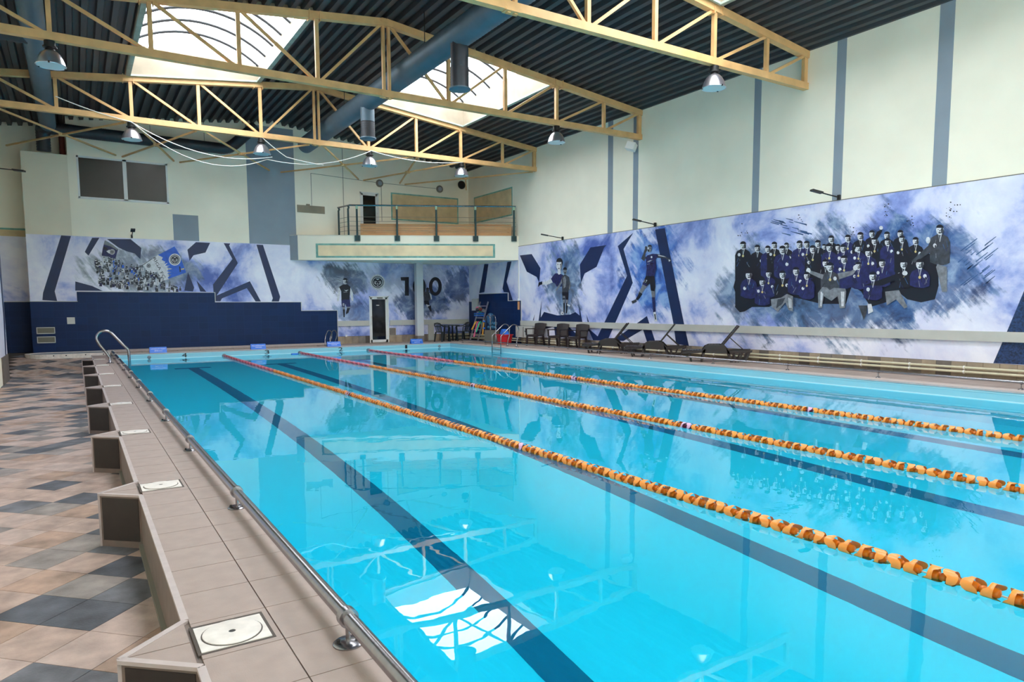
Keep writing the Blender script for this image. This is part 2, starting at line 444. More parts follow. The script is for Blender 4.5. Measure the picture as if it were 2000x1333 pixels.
# ---- roof of deep corrugated deck
def corrugated(b, xa, xb, ya, yb):
    pit = 0.3; prof = ((0.0, 0.0), (0.12, 0.0), (0.15, 0.12), (0.27, 0.12), (0.30, 0.0))
    xs = []
    k0 = math.floor((xa-RID)/pit)-1
    x = RID + k0*pit
    while x < xb+pit:
        for dx, dz in prof[:-1]: xs.append((x+dx, dz))
        x += pit
    def interp(q):
        for i in range(len(xs)-1):
            if xs[i][0] <= q <= xs[i+1][0]:
                t = (q-xs[i][0])/(xs[i+1][0]-xs[i][0]); return xs[i][1]+t*(xs[i+1][1]-xs[i][1])
        return 0
    pts = [(xa, interp(xa))] + [p for p in xs if xa < p[0] < xb] + ([(RID, interp(RID))] if xa < RID < xb else []) + [(xb, interp(xb))]
    pts.sort()
    for i in range(len(pts)-1):
        (x0, d0), (x1, d1) = pts[i], pts[i+1]
        if x1-x0 < 1e-6: continue
        b.face([(x0, ya, zr(x0)+d0), (x1, ya, zr(x1)+d1), (x1, yb, zr(x1)+d1), (x0, yb, zr(x0)+d0)])
rb = B()
for i, (ya, yb) in enumerate(BAYS):
    yb2 = 30.0 if i == len(BAYS)-1 else yb
    if i in SKY:
        for xa, xb in ((-3.6, SKX[0][0]), (SKX[0][1], SKX[1][0]), (SKX[1][1], XW+0.05)): corrugated(rb, xa, xb, ya, yb2)
        for xa, xb in SKX:
            corrugated(rb, xa, xb, ya, ya+0.15); corrugated(rb, xa, xb, yb-0.15, yb)
    else:
        corrugated(rb, -3.6, XW+0.05, ya, yb2)
ceiling = struct(rb.obj('ceiling', M_roof), 'dark corrugated metal roof deck', 'ceiling')
# weather skin over the deck keeps daylight out of the flutes
sb = B()
for i, (ya, yb) in enumerate(BAYS):
    yb2 = 30.0 if i == len(BAYS)-1 else yb
    spans = ((-3.6, SKX[0][0]), (SKX[0][1], RID), (RID, SKX[1][0]), (SKX[1][1], XW+0.25)) if i in SKY else ((-3.6, RID), (RID, XW+0.25))
    for xa, xb in spans:
        sb.face([(xa, ya, zr(xa)+0.16), (xb, ya, zr(xb)+0.16), (xb, yb2, zr(xb)+0.16), (xa, yb2, zr(xa)+0.16)])
    if i in SKY:
        for xa, xb in SKX:
            for y0, y1 in ((ya, ya+0.15), (yb-0.15, yb)):
                sb.face([(xa, y0, zr(xa)+0.16), (xb, y0, zr(xb)+0.16), (xb, y1, zr(xb)+0.16), (xa, y1, zr(xa)+0.16)])
sb.obj('roof_skin', M_roof, ceiling)

# ---- skylights: white upstands, arched ribs, clear barrel glazing
SKYNAMES = {(0, 0): 'barrel skylight behind the viewer over the walkway half', (0, 1): 'barrel skylight behind the viewer over the wall half',
            (2, 0): 'barrel skylight overhead between viewer and first truss, walkway half', (2, 1): 'barrel skylight overhead before the first truss, only its curb corner in frame',
            (4, 0): 'big arched skylight with white upstand left of the roof ridge', (4, 1): 'big arched skylight with white upstand right of the thick duct'}
for (b_, s_), lab in SKYNAMES.items():
    ya, yb = BAYS[b_][0]+0.15, BAYS[b_][1]-0.15
    xa, xb = SKX[s_]
    t = struct(thing('skylight', lab, 'skylight', ((xa+xb)/2, (ya+yb)/2, CURB), 'roof skylights'))
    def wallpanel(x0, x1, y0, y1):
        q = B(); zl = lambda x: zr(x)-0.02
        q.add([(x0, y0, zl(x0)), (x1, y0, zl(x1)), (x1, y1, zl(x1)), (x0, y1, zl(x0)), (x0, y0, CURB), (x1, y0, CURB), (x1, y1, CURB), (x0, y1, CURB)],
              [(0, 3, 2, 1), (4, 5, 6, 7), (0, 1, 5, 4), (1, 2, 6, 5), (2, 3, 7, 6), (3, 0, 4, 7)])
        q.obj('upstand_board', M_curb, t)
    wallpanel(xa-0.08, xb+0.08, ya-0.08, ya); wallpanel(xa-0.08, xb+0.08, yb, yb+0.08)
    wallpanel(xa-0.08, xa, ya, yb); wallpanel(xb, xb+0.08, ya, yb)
    q = B()
    for x in (xa, xb): q.bar((x, ya, zr(x)-0.03), (x, yb, zr(x)-0.03), 0.12, 0.05)
    for y in (ya, yb): q.bar((xa, y, zr(xa)-0.03), (xb, y, zr(xb)-0.03), 0.06, 0.05)
    q.obj('flashing', M_curbtrim, t)
    n = 16; H = 0.62; W2 = (xb-xa)/2; R_ = (W2*W2+H*H)/(2*H); zc = CURB+H-R_; a0 = math.asin(W2/R_)
    xs = [((xa+xb)/2 + R_*math.sin(-a0+2*a0*i/n), zc + R_*math.cos(-a0+2*a0*i/n)) for i in range(n+1)]
    nr = 7
    for k in range(nr):
        y = ya + (yb-ya)*k/(nr-1)
        B().tube([(x, y, z) for x, z in xs], 0.04, 6).obj('arched_rib', M_rib, t)
    g = B()
    for i in range(n): g.face([(xs[i][0], ya, xs[i][1]+0.03), (xs[i+1][0], ya, xs[i+1][1]+0.03), (xs[i+1][0], yb, xs[i+1][1]+0.03), (xs[i][0], yb, xs[i][1]+0.03)])
    g.face([(x, ya, z+0.03) for x, z in xs]); g.face([(x, yb, z+0.03) for x, z in xs])
    g.obj('barrel_glazing', M_glaze, t)

# ---- pool basin, water
pb = B(); F0 = -2.8
pb.use(M_liner)
pb.face([(PX0, PY0, F0), (PX1, PY0, F0), (PX1, PY1, F0), (PX0, PY1, F0)])
for (xa, ya, xb, yb) in ((PX0, PY0, PX1, PY0), (PX1, PY0, PX1, PY1), (PX1, PY1, PX0, PY1), (PX0, PY1, PX0, PY0)):
    pb.use(M_liner); pb.face([(xa, ya, F0), (xb, yb, F0), (xb, yb, WATER), (xa, ya, WATER)])
    pb.use(M_linerpale); pb.face([(xa, ya, WATER), (xb, yb, WATER), (xb, yb, 0), (xa, ya, 0)])
basin = struct(pb.obj('pool_basin'), 'pale turquoise lined swimming pool basin', 'pool')
bw = B()
for z0, z1 in ((-0.205, -0.185), (-0.06, -0.05)):
    bw.box(PX1-0.006, PX1+0.01, PY0, PY1, z0, z1); bw.box(PX0, PX1, PY1-0.006, PY1+0.01, z0, z1)
bw.obj('weld_seam', M_seam, basin)
LANES = (3.17, 6.0, 8.83, 11.65)
for x in LANES:
    bx(x-0.16, x+0.16, 0.5, 24.6, F0, F0+0.006).obj('lane_stripe', M_lane, basin)
    bx(x-0.55, x+0.55, 24.6, 24.92, F0, F0+0.006).obj('lane_end_bar', M_lane, basin)
    bx(x-0.16, x+0.16, PY1-0.012, PY1+0.002, -1.7, -0.9).obj('wall_target', M_lane, basin)
for i, x in enumerate(LANES):
    vs, fs = text_mesh(str(4-i)); q = B()
    w = 0.10 if i == 3 else 0.17
    q.add([(x-w/2+v[0]*w, PY1-0.012, -0.185+v[1]*0.15) for v in vs], fs)
    q.obj('lane_number', M_ink, basin)
for x in (2.06, 13.2):
    B().lathe((x, PY1-0.03, -0.14), [(0.0001, 0.0), (0.04, 0.0), (0.055, 0.012), (0.06, 0.03)], 14, 'y').obj('inlet_fitting', M_mid, basin, True)
wt = B(); nx, ny = 12, 28
wt.face([(PX0, PY0, WATER), (PX1, PY0, WATER), (PX1, PY1, WATER), (PX0, PY1, WATER)])
water = struct(wt.obj('water', M_water), 'still clear turquoise pool water', 'water')

# ---- left walkway floor (lower than the coping, ramps up at the far end)
def zdeck(y):
    if y < 24.6: return -0.44
    if y < 27.2: return -0.44 + (y-24.6)/2.6*0.34
    return min(0.02, -0.10 + (y-27.2)/1.55*0.12)
fl = B(); ys = (YB, 24.6, 27.2, 28.75, 29.8)
for i in range(len(ys)-1):
    fl.face([(-3.5, ys[i], zdeck(ys[i])-0.012), (1.0, ys[i], zdeck(ys[i])-0.012), (1.0, ys[i+1], zdeck(ys[i+1])-0.012), (-3.5, ys[i+1], zdeck(ys[i+1])-0.012)])
floor = struct(fl.obj('floor', M_grout2), 'lower walkway floor of diagonal mottled tiles', 'floor')
TS = 0.38
hd = TS/math.sqrt(2)
tm = []
for m_ in M_deck:
    q = B(); k = hd*0.988
    q.prism([(k, 0), (0, k), (-k, 0), (0, -k)], -0.012, 0.0)
    me = q.obj('deck_tile', m_); d_ = me.data; bpy.data.objects.remove(me); tm.append(d_)
rows = []
rest = B()
rnd = random.Random(11)
wts = (5, 3, 3, 3, 4, 2)
j = -20
spots = []
for a in range(-8, 60):
    for c in range(-60, 12):
        x = -0.3 + (a+c)*hd; y = 5.3 + (a-c)*hd
        if XL-0.05 < x < 0.55 and 2.2 < y < 28.4: spots.append((y, x))
spots.sort()
for k, (y, x) in enumerate(spots):
    mi = rnd.choices(range(6), wts)[0]
    if 3.0 < y < 22.5 and len(rows) < 290:
        rows.append(inst('floor_tile', tm[mi], (x, y, -0.44), floor))
    else:
        rest.use(M_deck[mi]); kk = hd*0.988
        P = [(x+kk, y), (x, y+kk), (x-kk, y), (x, y-kk)]
        rest.face([(px, py, zdeck(py)) for px, py in P])
tag(rest.obj('far_floor_tiles', None, floor), kind='stuff')

# ---- raised coping platform with triangular buttresses
BUT = (0.22, 3.30, 6.48, 9.54, 12.6, 15.65, 18.7, 21.68, 24.42)
XE = 0.36
PXI = PX0-0.012
poly = [(PXI, YB), (XE, YB)]
for y in BUT: poly += [(XE, y-0.262), (0.072, y), (XE, y+0.262)]
poly += [(XE, PY1), (PXI, PY1)]
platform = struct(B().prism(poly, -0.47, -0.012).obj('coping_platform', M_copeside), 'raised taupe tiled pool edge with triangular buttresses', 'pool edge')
TP = 0.3905
def tile_mesh(w, h, m, name='coping_tile'):
    o = bx(-w/2, w/2, -h/2, h/2, -0.012, 0.0).obj(name, m); d_ = o.data; bpy.data.objects.remove(o); return d_
tA = tile_mesh(0.342, TP-0.006, M_cope); tB = tile_mesh(0.304, TP-0.006, M_cope)
y = 3.105+TP/2-TP*4
while y < PY1-0.1:
    inst('coping_tile', tA, (0.553, y, 0), platform); inst('coping_tile', tB, (0.882, y, 0), platform)
    y += TP
for y in BUT:
    B().prism([(XE-0.004, y-0.235), (0.11, y-0.004), (XE-0.004, y-0.004)], -0.012, 0.0).obj('buttress_tile', M_cope, platform)
    B().prism([(XE-0.004, y+0.235), (XE-0.004, y+0.004), (0.11, y+0.004)], -0.012, 0.0).obj('buttress_tile', M_cope, platform)
    q = B().bar((XE+0.008, y-0.255, -0.006), (0.08, y, -0.006), 0.034, 0.018).bar((0.08, y, -0.006), (XE+0.008, y+0.255, -0.006), 0.034, 0.018)
    q.bar((0.08, y, -0.45), (0.08, y, 0.0), 0.022, 0.022)
    q.obj('edge_trim', M_trimlt, platform)
for a, b in zip([YB]+[y+0.26 for y in BUT], [y-0.26 for y in BUT]+[PY1]):
    B().bar((XE+0.006, a, -0.006), (XE+0.006, b, -0.006), 0.034, 0.018).obj('edge_trim', M_trimlt, platform)
    B().bar((XE-0.012, a, -0.43), (XE-0.012, b, -0.43), 0.03, 0.06).obj('base_fillet', M_ventgrey, platform)
bx(PX0-0.03, PX0+0.012, YB, PY1, -0.03, 0.001).obj('nosing', M_trimlt, platform)
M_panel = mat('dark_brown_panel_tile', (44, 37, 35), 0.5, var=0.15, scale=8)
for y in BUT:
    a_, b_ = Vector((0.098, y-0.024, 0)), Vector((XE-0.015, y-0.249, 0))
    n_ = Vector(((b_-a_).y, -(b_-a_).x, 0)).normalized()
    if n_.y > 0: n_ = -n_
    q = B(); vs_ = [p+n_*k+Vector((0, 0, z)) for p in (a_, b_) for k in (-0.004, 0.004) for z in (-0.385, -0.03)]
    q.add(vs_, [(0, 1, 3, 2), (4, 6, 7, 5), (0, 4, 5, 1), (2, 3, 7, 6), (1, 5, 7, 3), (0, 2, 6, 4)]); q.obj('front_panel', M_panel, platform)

# ---- far and right decks
far_deck = struct(B().box(PX0-0.1, XW, PY1+0.012, 27.5, -0.3, -0.012).box(PX0-0.1, XW, 28.15, YF, -0.3, 0.0).box(8.3, XW, 27.5, 28.15, -0.3, 0.0).obj('far_deck', M_deckR), 'narrow tiled deck at the far end of the pool', 'deck')
bx(0.96, 8.3, 27.5, 28.15, -0.2, -0.06).obj('blue_channel', M_lane, far_deck)
tF = tile_mesh(TP-0.006, 0.34, M_copelt)
k = 0
x = PX0+TP/2
while x < PX1:
    inst('coping_tile', tF, (x, PY1+0.2, 0), far_deck); x += TP
x = PX0+TP/2
while x < XW:
    inst('coping_tile', tF, (x, PY1+0.57, 0), far_deck); x += TP
bx(PX0, PX1, PY1-0.012, PY1+0.03, -0.03, 0.001).obj('nosing', M_trimlt, far_deck)
right_deck = struct(bx(PX1+0.012, XW, YB, PY1, -0.4, -0.012).obj('right_deck', M_deckR), 'tiled deck with loungers along the mural wall', 'deck')
tR = tile_mesh(0.4, TP-0.006, M_copelt)
y = 4.0
while y < PY1:
    inst('coping_tile', tR, (PX1+0.24, y, 0), right_deck); y += TP
bx(PX1-0.012, PX1+0.03, YB, PY1, -0.03, 0.001).obj('nosing', M_trimlt, right_deck)
bx(PX1+0.445, XW, YB, PY1, -0.012, -0.004).obj('deck_paving', M_deckR, right_deck)

# ---- stone tile skirting
tS = [tile_mesh(0.3, 0.3, m, 'skirting_tile') for m in M_tilebase]
base_r = struct(bx(XW-0.008, XW+0.01, 0.0, 25.4, 0, 0.312).obj('baseboard_right', M_grout), 'stone tile skirting under the mural wall', 'skirting')
rr = random.Random(3); y = 0.15
qs = []
for m in M_tilebase:
    o = bx(-0.016, 0.0, -0.1505, 0.1505, 0, 0.306).obj('skirting_tile', m); qs.append(o.data); bpy.data.objects.remove(o)
while y < 25.3:
    inst('skirting_tile', rr.choice(qs), (XW-0.004, y, 0), base_r); y += 0.307
base_f = struct(B().box(9.385, 10.82, YF-0.008, YF+0.01, 0, 0.318).box(11.72, XW, YF-0.008, YF+0.01, 0, 0.318).obj('baseboard_far', M_grout), 'stone tile skirting beside the glazed door', 'skirting')
qf = []
for m in M_tilebase:
    o = bx(-0.1505, 0.1505, -0.016, 0.0, 0, 0.31).obj('skirting_tile', m); qf.append(o.data); bpy.data.objects.remove(o)
for x in [9.54+0.307*i for i in range(4)] + [11.88+0.307*i for i in range(13)]:
    inst('skirting_tile', rr.choice(qf), (x, YF-0.004, 0), base_f)
inst('skirting_tile', qf[2], (11.88, YF-0.004, 0.325), base_f)

# ---- window, doors
w1 = struct(thing('window_1', 'dark two-pane window high on the far wall', 'window', (1.7, YF, 5.41)))
q = B()
q.box(WIN[0], WIN[1], YF-0.01, YF+0.06, WIN[2], WIN[2]+0.06).box(WIN[0], WIN[1], YF-0.01, YF+0.06, WIN[3]-0.06, WIN[3])
q.box(WIN[0], WIN[0]+0.06, YF-0.01, YF+0.06, WIN[2], WIN[3]).box(WIN[1]-0.06, WIN[1], YF-0.01, YF+0.06, WIN[2], WIN[3]).box(1.69, 1.81, YF-0.01, YF+0.06, WIN[2], WIN[3])
q.obj('window_frame', M_pvc, w1)
M_pane = mat('smoked_corrugated_pane', (40, 36, 33), 0.3, var=0.35, scale=0.9, spec=0.6)
bx(WIN[0]+0.05, 1.7, YF+0.03, YF+0.04, WIN[2]+0.05, WIN[3]-0.05).obj('pane', M_pane, w1)
bx(1.8, WIN[1]-0.05, YF+0.03, YF+0.04, WIN[2]+0.05, WIN[3]-0.05).obj('pane', M_pane, w1)
bx(WIN[0]-0.02, WIN[1]+0.02, YF-0.03, YF+0.02, WIN[2]-0.02, WIN[2]+0.01).obj('window_sill', M_pvc, w1)
def glazed_door(name, label, d, hx, inset):
    t = struct(thing(name, label, 'door', ((d[0]+d[1])/2, YF, d[2])))
    f = 0.085; y0, y1 = YF+inset, YF+inset+0.07
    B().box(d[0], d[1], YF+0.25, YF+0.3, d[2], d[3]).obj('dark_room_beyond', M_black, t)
    q = B()
    q.box(d[0], d[0]+0.05, YF-0.01, y1, d[2], d[3]).box(d[1]-0.05, d[1], YF-0.01, y1, d[2], d[3]).box(d[0], d[1], YF-0.01, y1, d[3]-0.05, d[3])
    q.obj('door_frame', M_pvc, t)
    l = B(); a, b = d[0]+0.05, d[1]-0.05
    l.box(a, a+f, y0, y1, d[2]+0.02, d[3]-0.05).box(b-f, b, y0, y1, d[2]+0.02, d[3]-0.05).box(a, b, y0, y1, d[2]+0.02, d[2]+0.02+f*1.3).box(a, b, y0, y1, d[3]-0.05-f, d[3]-0.05)
    lo = l.obj('door_leaf', M_pvc, t)
    bx(a+f, b-f, y0+0.03, y0+0.04, d[2]+0.12, d[3]-0.13).obj('pane', M_glassdk, lo)
    zc = d[2]+1.0
    B().tube([(hx, y0, zc-0.16), (hx, y0-0.06, zc-0.16), (hx, y0-0.06, zc+0.16), (hx, y0, zc+0.16)], 0.014, 8).obj('handle', M_dirtywhite, lo, True)
    return t
d1 = glazed_door('door_1', 'white framed glass door opening onto the far pool deck', D1, D1[0]+0.09, 0.02)
bx(11.2, 11.45, YF-0.03, YF+0.03, 1.94, 1.98).obj('door_closer', M_ventgrey, d1)
bx(11.17, 11.3, YF+0.045, YF+0.052, 1.63, 1.655).obj('door_sticker', M_white, d1)
glazed_door('door_2', 'narrow dark glass door up on the balcony', D2, D2[1]-0.09, 0.02)

# ---- balcony
P0 = Vector((7.75, 28.5, 0)); P1 = Vector((15.81, 24.43, 0))
FD = (P1-P0).normalized(); FN = Vector((FD.y, -FD.x, 0))
if FN.y > 0: FN = -FN
def atfront(px, py, off=0.0):
    d = ray(px, py); p0 = P0 + FN*off; c = Vector((0, 0, CAMZ))
    return c + d*((p0-c).dot(FN)/d.dot(FN))
def front(x, z, off=0.0):
    t = (x-P0.x)/FD.x; p = P0 + FD*t + FN*off; return Vector((p.x, p.y, z))
ZS, ZT = 3.49, 4.48
balcony = struct(B().prism([(7.5, YF), (7.76, 28.5), (15.81, 24.43), (15.81, YF)], ZS, ZT).obj('balcony', M_cream), 'cream skewed spectator balcony over the far corner', 'balcony')
B().face([(7.495, 28.748, ZS), (7.748, 28.494, ZS), (7.748, 28.494, ZT), (7.495, 28.748, ZT)])
q = B(); q.prism([(7.49, 28.75), (7.745, 28.49), (7.76, 28.5), (7.505, 28.76)], ZS, ZT); q.obj('grey_end', M_grey, balcony)
q = B(); q.prism([(7.49, 28.76), (7.74, 28.47), (15.81, 24.41), (15.81, 24.6), (7.8, 28.64)], ZT, ZT+0.015); q.obj('ledge_cap', M_cap, balcony)
a, b = atfront(617, 490).x, atfront(967, 490).x
z0, z1 = atfront(800, 503.8).z, atfront(800, 476.5).z
def front_rect(bb, xa, xb, za, zb, o0, o1):
    pts = [front(xa, za, o0), front(xb, za, o0), front(xb, zb, o0), front(xa, zb, o0), front(xa, za, o1), front(xb, za, o1), front(xb, zb, o1), front(xa, zb, o1)]
    bb.add(pts, [(0, 1, 2, 3), (7, 6, 5, 4), (0, 4, 5, 1), (1, 5, 6, 2), (2, 6, 7, 3), (3, 7, 4, 0)])
q = B(); front_rect(q, a, b, z0, z1, 0, 0.008); fp = q.obj('teal_border', M_teal, balcony)
q = B(); front_rect(q, a+0.08, b-0.08, z0+0.07, z1-0.07, 0, 0.012); q.obj('sand_panel', M_sandlt, fp)
# painted panels on the walls above the balcony
q = bx(11.94, 15.27, YF-0.006, YF+0.01, 5.385, 6.57).obj('teal_border', M_teal, wall_far)
bx(12.0, 15.21, YF-0.01, YF+0.01, 5.445, 6.51).obj('sand_panel', M_sand, q)
q = bx(XW-0.006, XW+0.01, 24.9, 28.21, 5.39, 6.58).obj('teal_border', M_teal, wall_right)
bx(XW-0.01, XW+0.01, 24.96, 28.15, 5.45, 6.52).obj('sand_panel', M_sand, q)
# column under the balcony
cx, cyy = 12.95, 28.2
colm = struct(thing('column', 'slim grey steel column holding up the balcony', 'column', (cx, cyy, 0)))
B().box(cx-0.16, cx+0.16, cyy-0.12, cyy+0.12, 0.27, ZS).obj('column_shaft', mat('pale_grey_steel', (196, 197, 202), 0.5), colm)
bx(cx-0.165, cx+0.165, cyy-0.125, cyy+0.125, 0, 0.28).obj('stone_foot', M_tilebase[2], colm)

# ================================================================ MURALS (flat prints on boards)
DKA, DKB = (30, 52, 96), (58, 92, 140)
SLA, SLB = (40, 56, 78), (84, 106, 130)
def spl(fn, px, py, rx, ry, ax, cA=DKA, cB=DKB, amt=0.95):
    c = fn(px, py); e = fn(px+rx, py); t = fn(px, py-ry)
    return (c[ax], c[2], abs(e[ax]-c[ax]), abs(t[2]-c[2]), cA, cB, amt)
R_ = lambda x, y: atx(x, y, XW-0.015)
F_ = lambda x, y: aty(x, y, YF-0.015)
M_mR = mural_mat('team_mural_print', 1, [
    spl(R_, 1640, 560, 230, 120, 1, DKA, DKB, 0.92), spl(R_, 1500, 560, 110, 95, 1, SLA, (70, 100, 140), 0.8), spl(R_, 1800, 540, 130, 100, 1, DKA, (60, 96, 150), 0.85),
    spl(R_, 1272, 530, 62, 90, 1, (24, 56, 130), (50, 104, 190), 0.95), spl(R_, 1100, 555, 44, 80, 1, SLA, (70, 104, 146), 0.9)], 3.1)
M_mF = mural_mat('sky_mural_print', 0, [
    spl(F_, 285, 530, 105, 48, 0, SLA, (96, 112, 126), 0.75), spl(F_, 672, 545, 42, 38, 0, (24, 36, 58), (60, 78, 106), 0.9), spl(F_, 690, 610, 40, 30, 0, DKA, (80, 110, 160), 0.8),
    spl(F_, 828, 590, 55, 40, 0, (24, 36, 66), (56, 80, 128), 0.9), spl(F_, 895, 560, 26, 46, 0, DKA, (50, 78, 140), 0.85), spl(F_, 800, 540, 100, 34, 0, (80, 92, 130), (120, 130, 170), 0.5)], 8.7)

class Pr:
    """flat print built of thin polygons laid on a wall; coordinates are photo pixels of that wall, or crop pixels (ox, oy, k)"""
    def __init__(s, fn, off, crop=(0, 0, 1)):
        s.fn = fn; s.off = off; s.b = B(); s.c = crop; s.n = 0
    def pt(s, x, y, lay):
        p = s.fn(s.c[0]+x/s.c[2], s.c[1]+y/s.c[2]); o = s.off + lay*0.0015
        return (p[0]-o, p[1], p[2]) if s.fn is R_ else (p[0], p[1]-o, p[2])
    def poly(s, m, pts, lay=None):
        if lay is None: s.n += 1; lay = min(s.n, 14)
        s.b.use(m); s.b.face([s.pt(x, y, lay) for x, y in pts]); return s
    def ell(s, m, cx, cy, rx, ry, lay=None, n=14, a0=0, a1=2*math.pi, rot=0):
        pts = []
        for i in range(n+1 if a1-a0 < 6.2 else n):
            a = a0+(a1-a0)*i/n; x, y = rx*math.cos(a), ry*math.sin(a)
            pts.append((cx+x*math.cos(rot)-y*math.sin(rot), cy+x*math.sin(rot)+y*math.cos(rot)))
        return s.poly(m, pts, lay)
    def ring(s, m, cx, cy, r0, r1, ky=1.0, lay=None, n=28):
        if lay is None: s.n += 1; lay = min(s.n, 14)
        s.b.use(m)
        for i in range(n):
            a, b = i*2*math.pi/n, (i+1)*2*math.pi/n
            s.b.face([s.pt(cx+r*math.cos(t), cy+r*ky*math.sin(t), lay) for r, t in ((r0, a), (r1, a), (r1, b), (r0, b))])
        return s
    def text(s, m, txt, o, ex, ey, lay):
        """o = lower-left corner, ex = vector along the line, ey = vector up"""
        vs, fs = text_mesh(txt); s.b.use(m)
        s.b.add([s.pt(o[0]+v[0]*ex[0]+v[1]*ey[0], o[1]+v[0]*ex[1]+v[1]*ey[1], lay) for v in vs], fs); return s
    def obj(s, name, parent): return s.b.obj(name, None, parent)

def head(P, x, y, r, lay, dark=False, tilt=0.0):
    skin = M_mid if dark else M_pale
    P.ell(skin, x, y, r*0.74, r, lay, 12, rot=tilt)
    P.ell(M_ink, x, y-r*0.42, r*0.72, r*0.62, lay+0.5, 10, math.pi*0.98, math.pi*2.02)
    P.ell(M_dkgrey, x+r*0.45, y+r*0.15, r*0.28, r*0.62, lay+0.6, 8)
    for sx in (-0.32, 0.26): P.ell(M_ink, x+sx*r, y-r*0.05, r*0.13, r*0.07, lay+0.9, 6)
    P.poly(M_dkgrey, [(x-r*0.08, y), (x+r*0.10, y), (x+r*0.12, y+r*0.3), (x-r*0.12, y+r*0.3)], lay+0.9)
    P.ell(M_ink, x, y+r*0.55, r*0.30, r*0.14, lay+0.9, 8)

# ---------------- right wall
zt = 4.05
mural_r = tag(bx(XW-0.014, XW, -1.0, YF-0.02, 0.312, zt).obj('wall_mural', M_mR), 'long blue and white football team mural along the lounger side wall', 'mural')
bx(XW-0.018, XW+0.001, -1.0, 25.2, zt, zt+0.018).obj('mural_top_edge', M_ventgrey, mural_r)
C1 = (1010, 450, 5.797)
for pts in ([(30, 285), (165, 270), (265, 430), (250, 595), (222, 530), (110, 470)],
            [(710, 390), (830, 195), (1012, 168), (985, 200), (900, 415), (765, 490), (722, 600)],
            [(1140, 180), (1315, 28), (1205, 215), (1310, 595), (1025, 1250), (860, 1245), (800, 1105), (912, 1202), (1245, 515)],
            [(240, 1040), (278, 795), (268, 988), (305, 925), (455, 965), (600, 955), (660, 928), (708, 965), (692, 795), (740, 1040)],
            [(178, 1022), (200, 950), (190, 1022)], [(783, 950), (814, 1040), (798, 1040)],
            [(1090, 1245), (1470, 972), (1565, 1262), (1475, 1280), (1425, 1125), (1205, 1255)],
            [(1562, -8), (1672, -26), (1890, 1060), (1945, 1310), (1800, 1290), (1770, 1060)],
            [(300, 1122), (312, 1086), (420, 1092)],  [(418, 1090), (590, 1096), (700, 1205), (430, 1190)], [(630, 1100), (790, 1102), (830, 1150)]):
    P = Pr(R_, 0.001, C1); P.poly(M_navy, pts, 0); P.obj('navy_emblem_stroke', mural_r)
for pts in ([(946, 516), (954, 516), (946, 571), (936, 573)], [(991, 512), (999, 511), (989.5, 551), (1002, 588), (993.5, 588), (993.5, 572), (984, 571), (981.5, 564)]):
    P = Pr(R_, 0.001); P.poly(M_navy, pts, 0); P.obj('navy_emblem_stroke', mural_r)
C2 = (1400, 330, 3.3333)
M_navyspeck = mat('speckled_navy_print', (30, 52, 92), 0.5, var=0.75, scale=26)
P = Pr(R_, 0.001, C2); P.poly(M_navyspeck, [(2040, 700), (1890, 1058), (1800, 1266), (2040, 1278)], 0); P.obj('speckled_navy_stroke', mural_r)
# team photograph: back rows first, front rows last
rp = random.Random(5)
P = Pr(R_, 0.001, C2)
P.poly(M_ink, [(122, 640), (138, 560), (250, 570), (330, 560), (480, 545), (700, 540), (960, 500), (1180, 500), (1300, 520), (1400, 560), (1440, 640), (1445, 760), (1420, 850), (1330, 870), (1240, 850), (1180, 800), (1100, 870), (1000, 900), (940, 800), (880, 760), (840, 880), (680, 880), (560, 850), (470, 830), (340, 900), (230, 900), (180, 930), (150, 935), (118, 900), (130, 830), (108, 770), (126, 700)], 0)
P.obj('printed_dark_ground', mural_r)
TEAM = [(172, 500, 27, 0), (265, 520, 25, 0), (333, 525, 24, 0), (376, 500, 25, 0), (455, 503, 22, 0), (540, 495, 28, 1), (587, 495, 26, 0), (660, 490, 26, 0), (700, 508, 18, 0), (747, 460, 26, 0), (790, 512, 22, 0), (855, 455, 26, 0), (937, 440, 28, 0), (1012, 425, 25, 0), (1110, 435, 26, 0), (1197, 425, 26, 0),
        (430, 530, 29, 1), (627, 525, 27, 0), (735, 515, 27, 0), (825, 520, 27, 1), (925, 520, 26, 0), (1030, 472, 26, 0), (1115, 478, 26, 1), (1208, 460, 26, 0), (1297, 472, 27, 0), (1455, 398, 34, 2), (990, 548, 28, 0),
        (340, 685, 24, 0), (710, 615, 26, 0), (832, 592, 28, 1), (925, 632, 26, 0), (1080, 615, 28, 1), (1220, 622, 30, 0), (1325, 622, 34, 1),
        (212, 692, 28, 1), (300, 738, 26, 1), (432, 690, 28, 0), (520, 668, 28, 0), (590, 697, 26, 1), (742, 642, 32, 3), (1020, 702, 32, 0)]
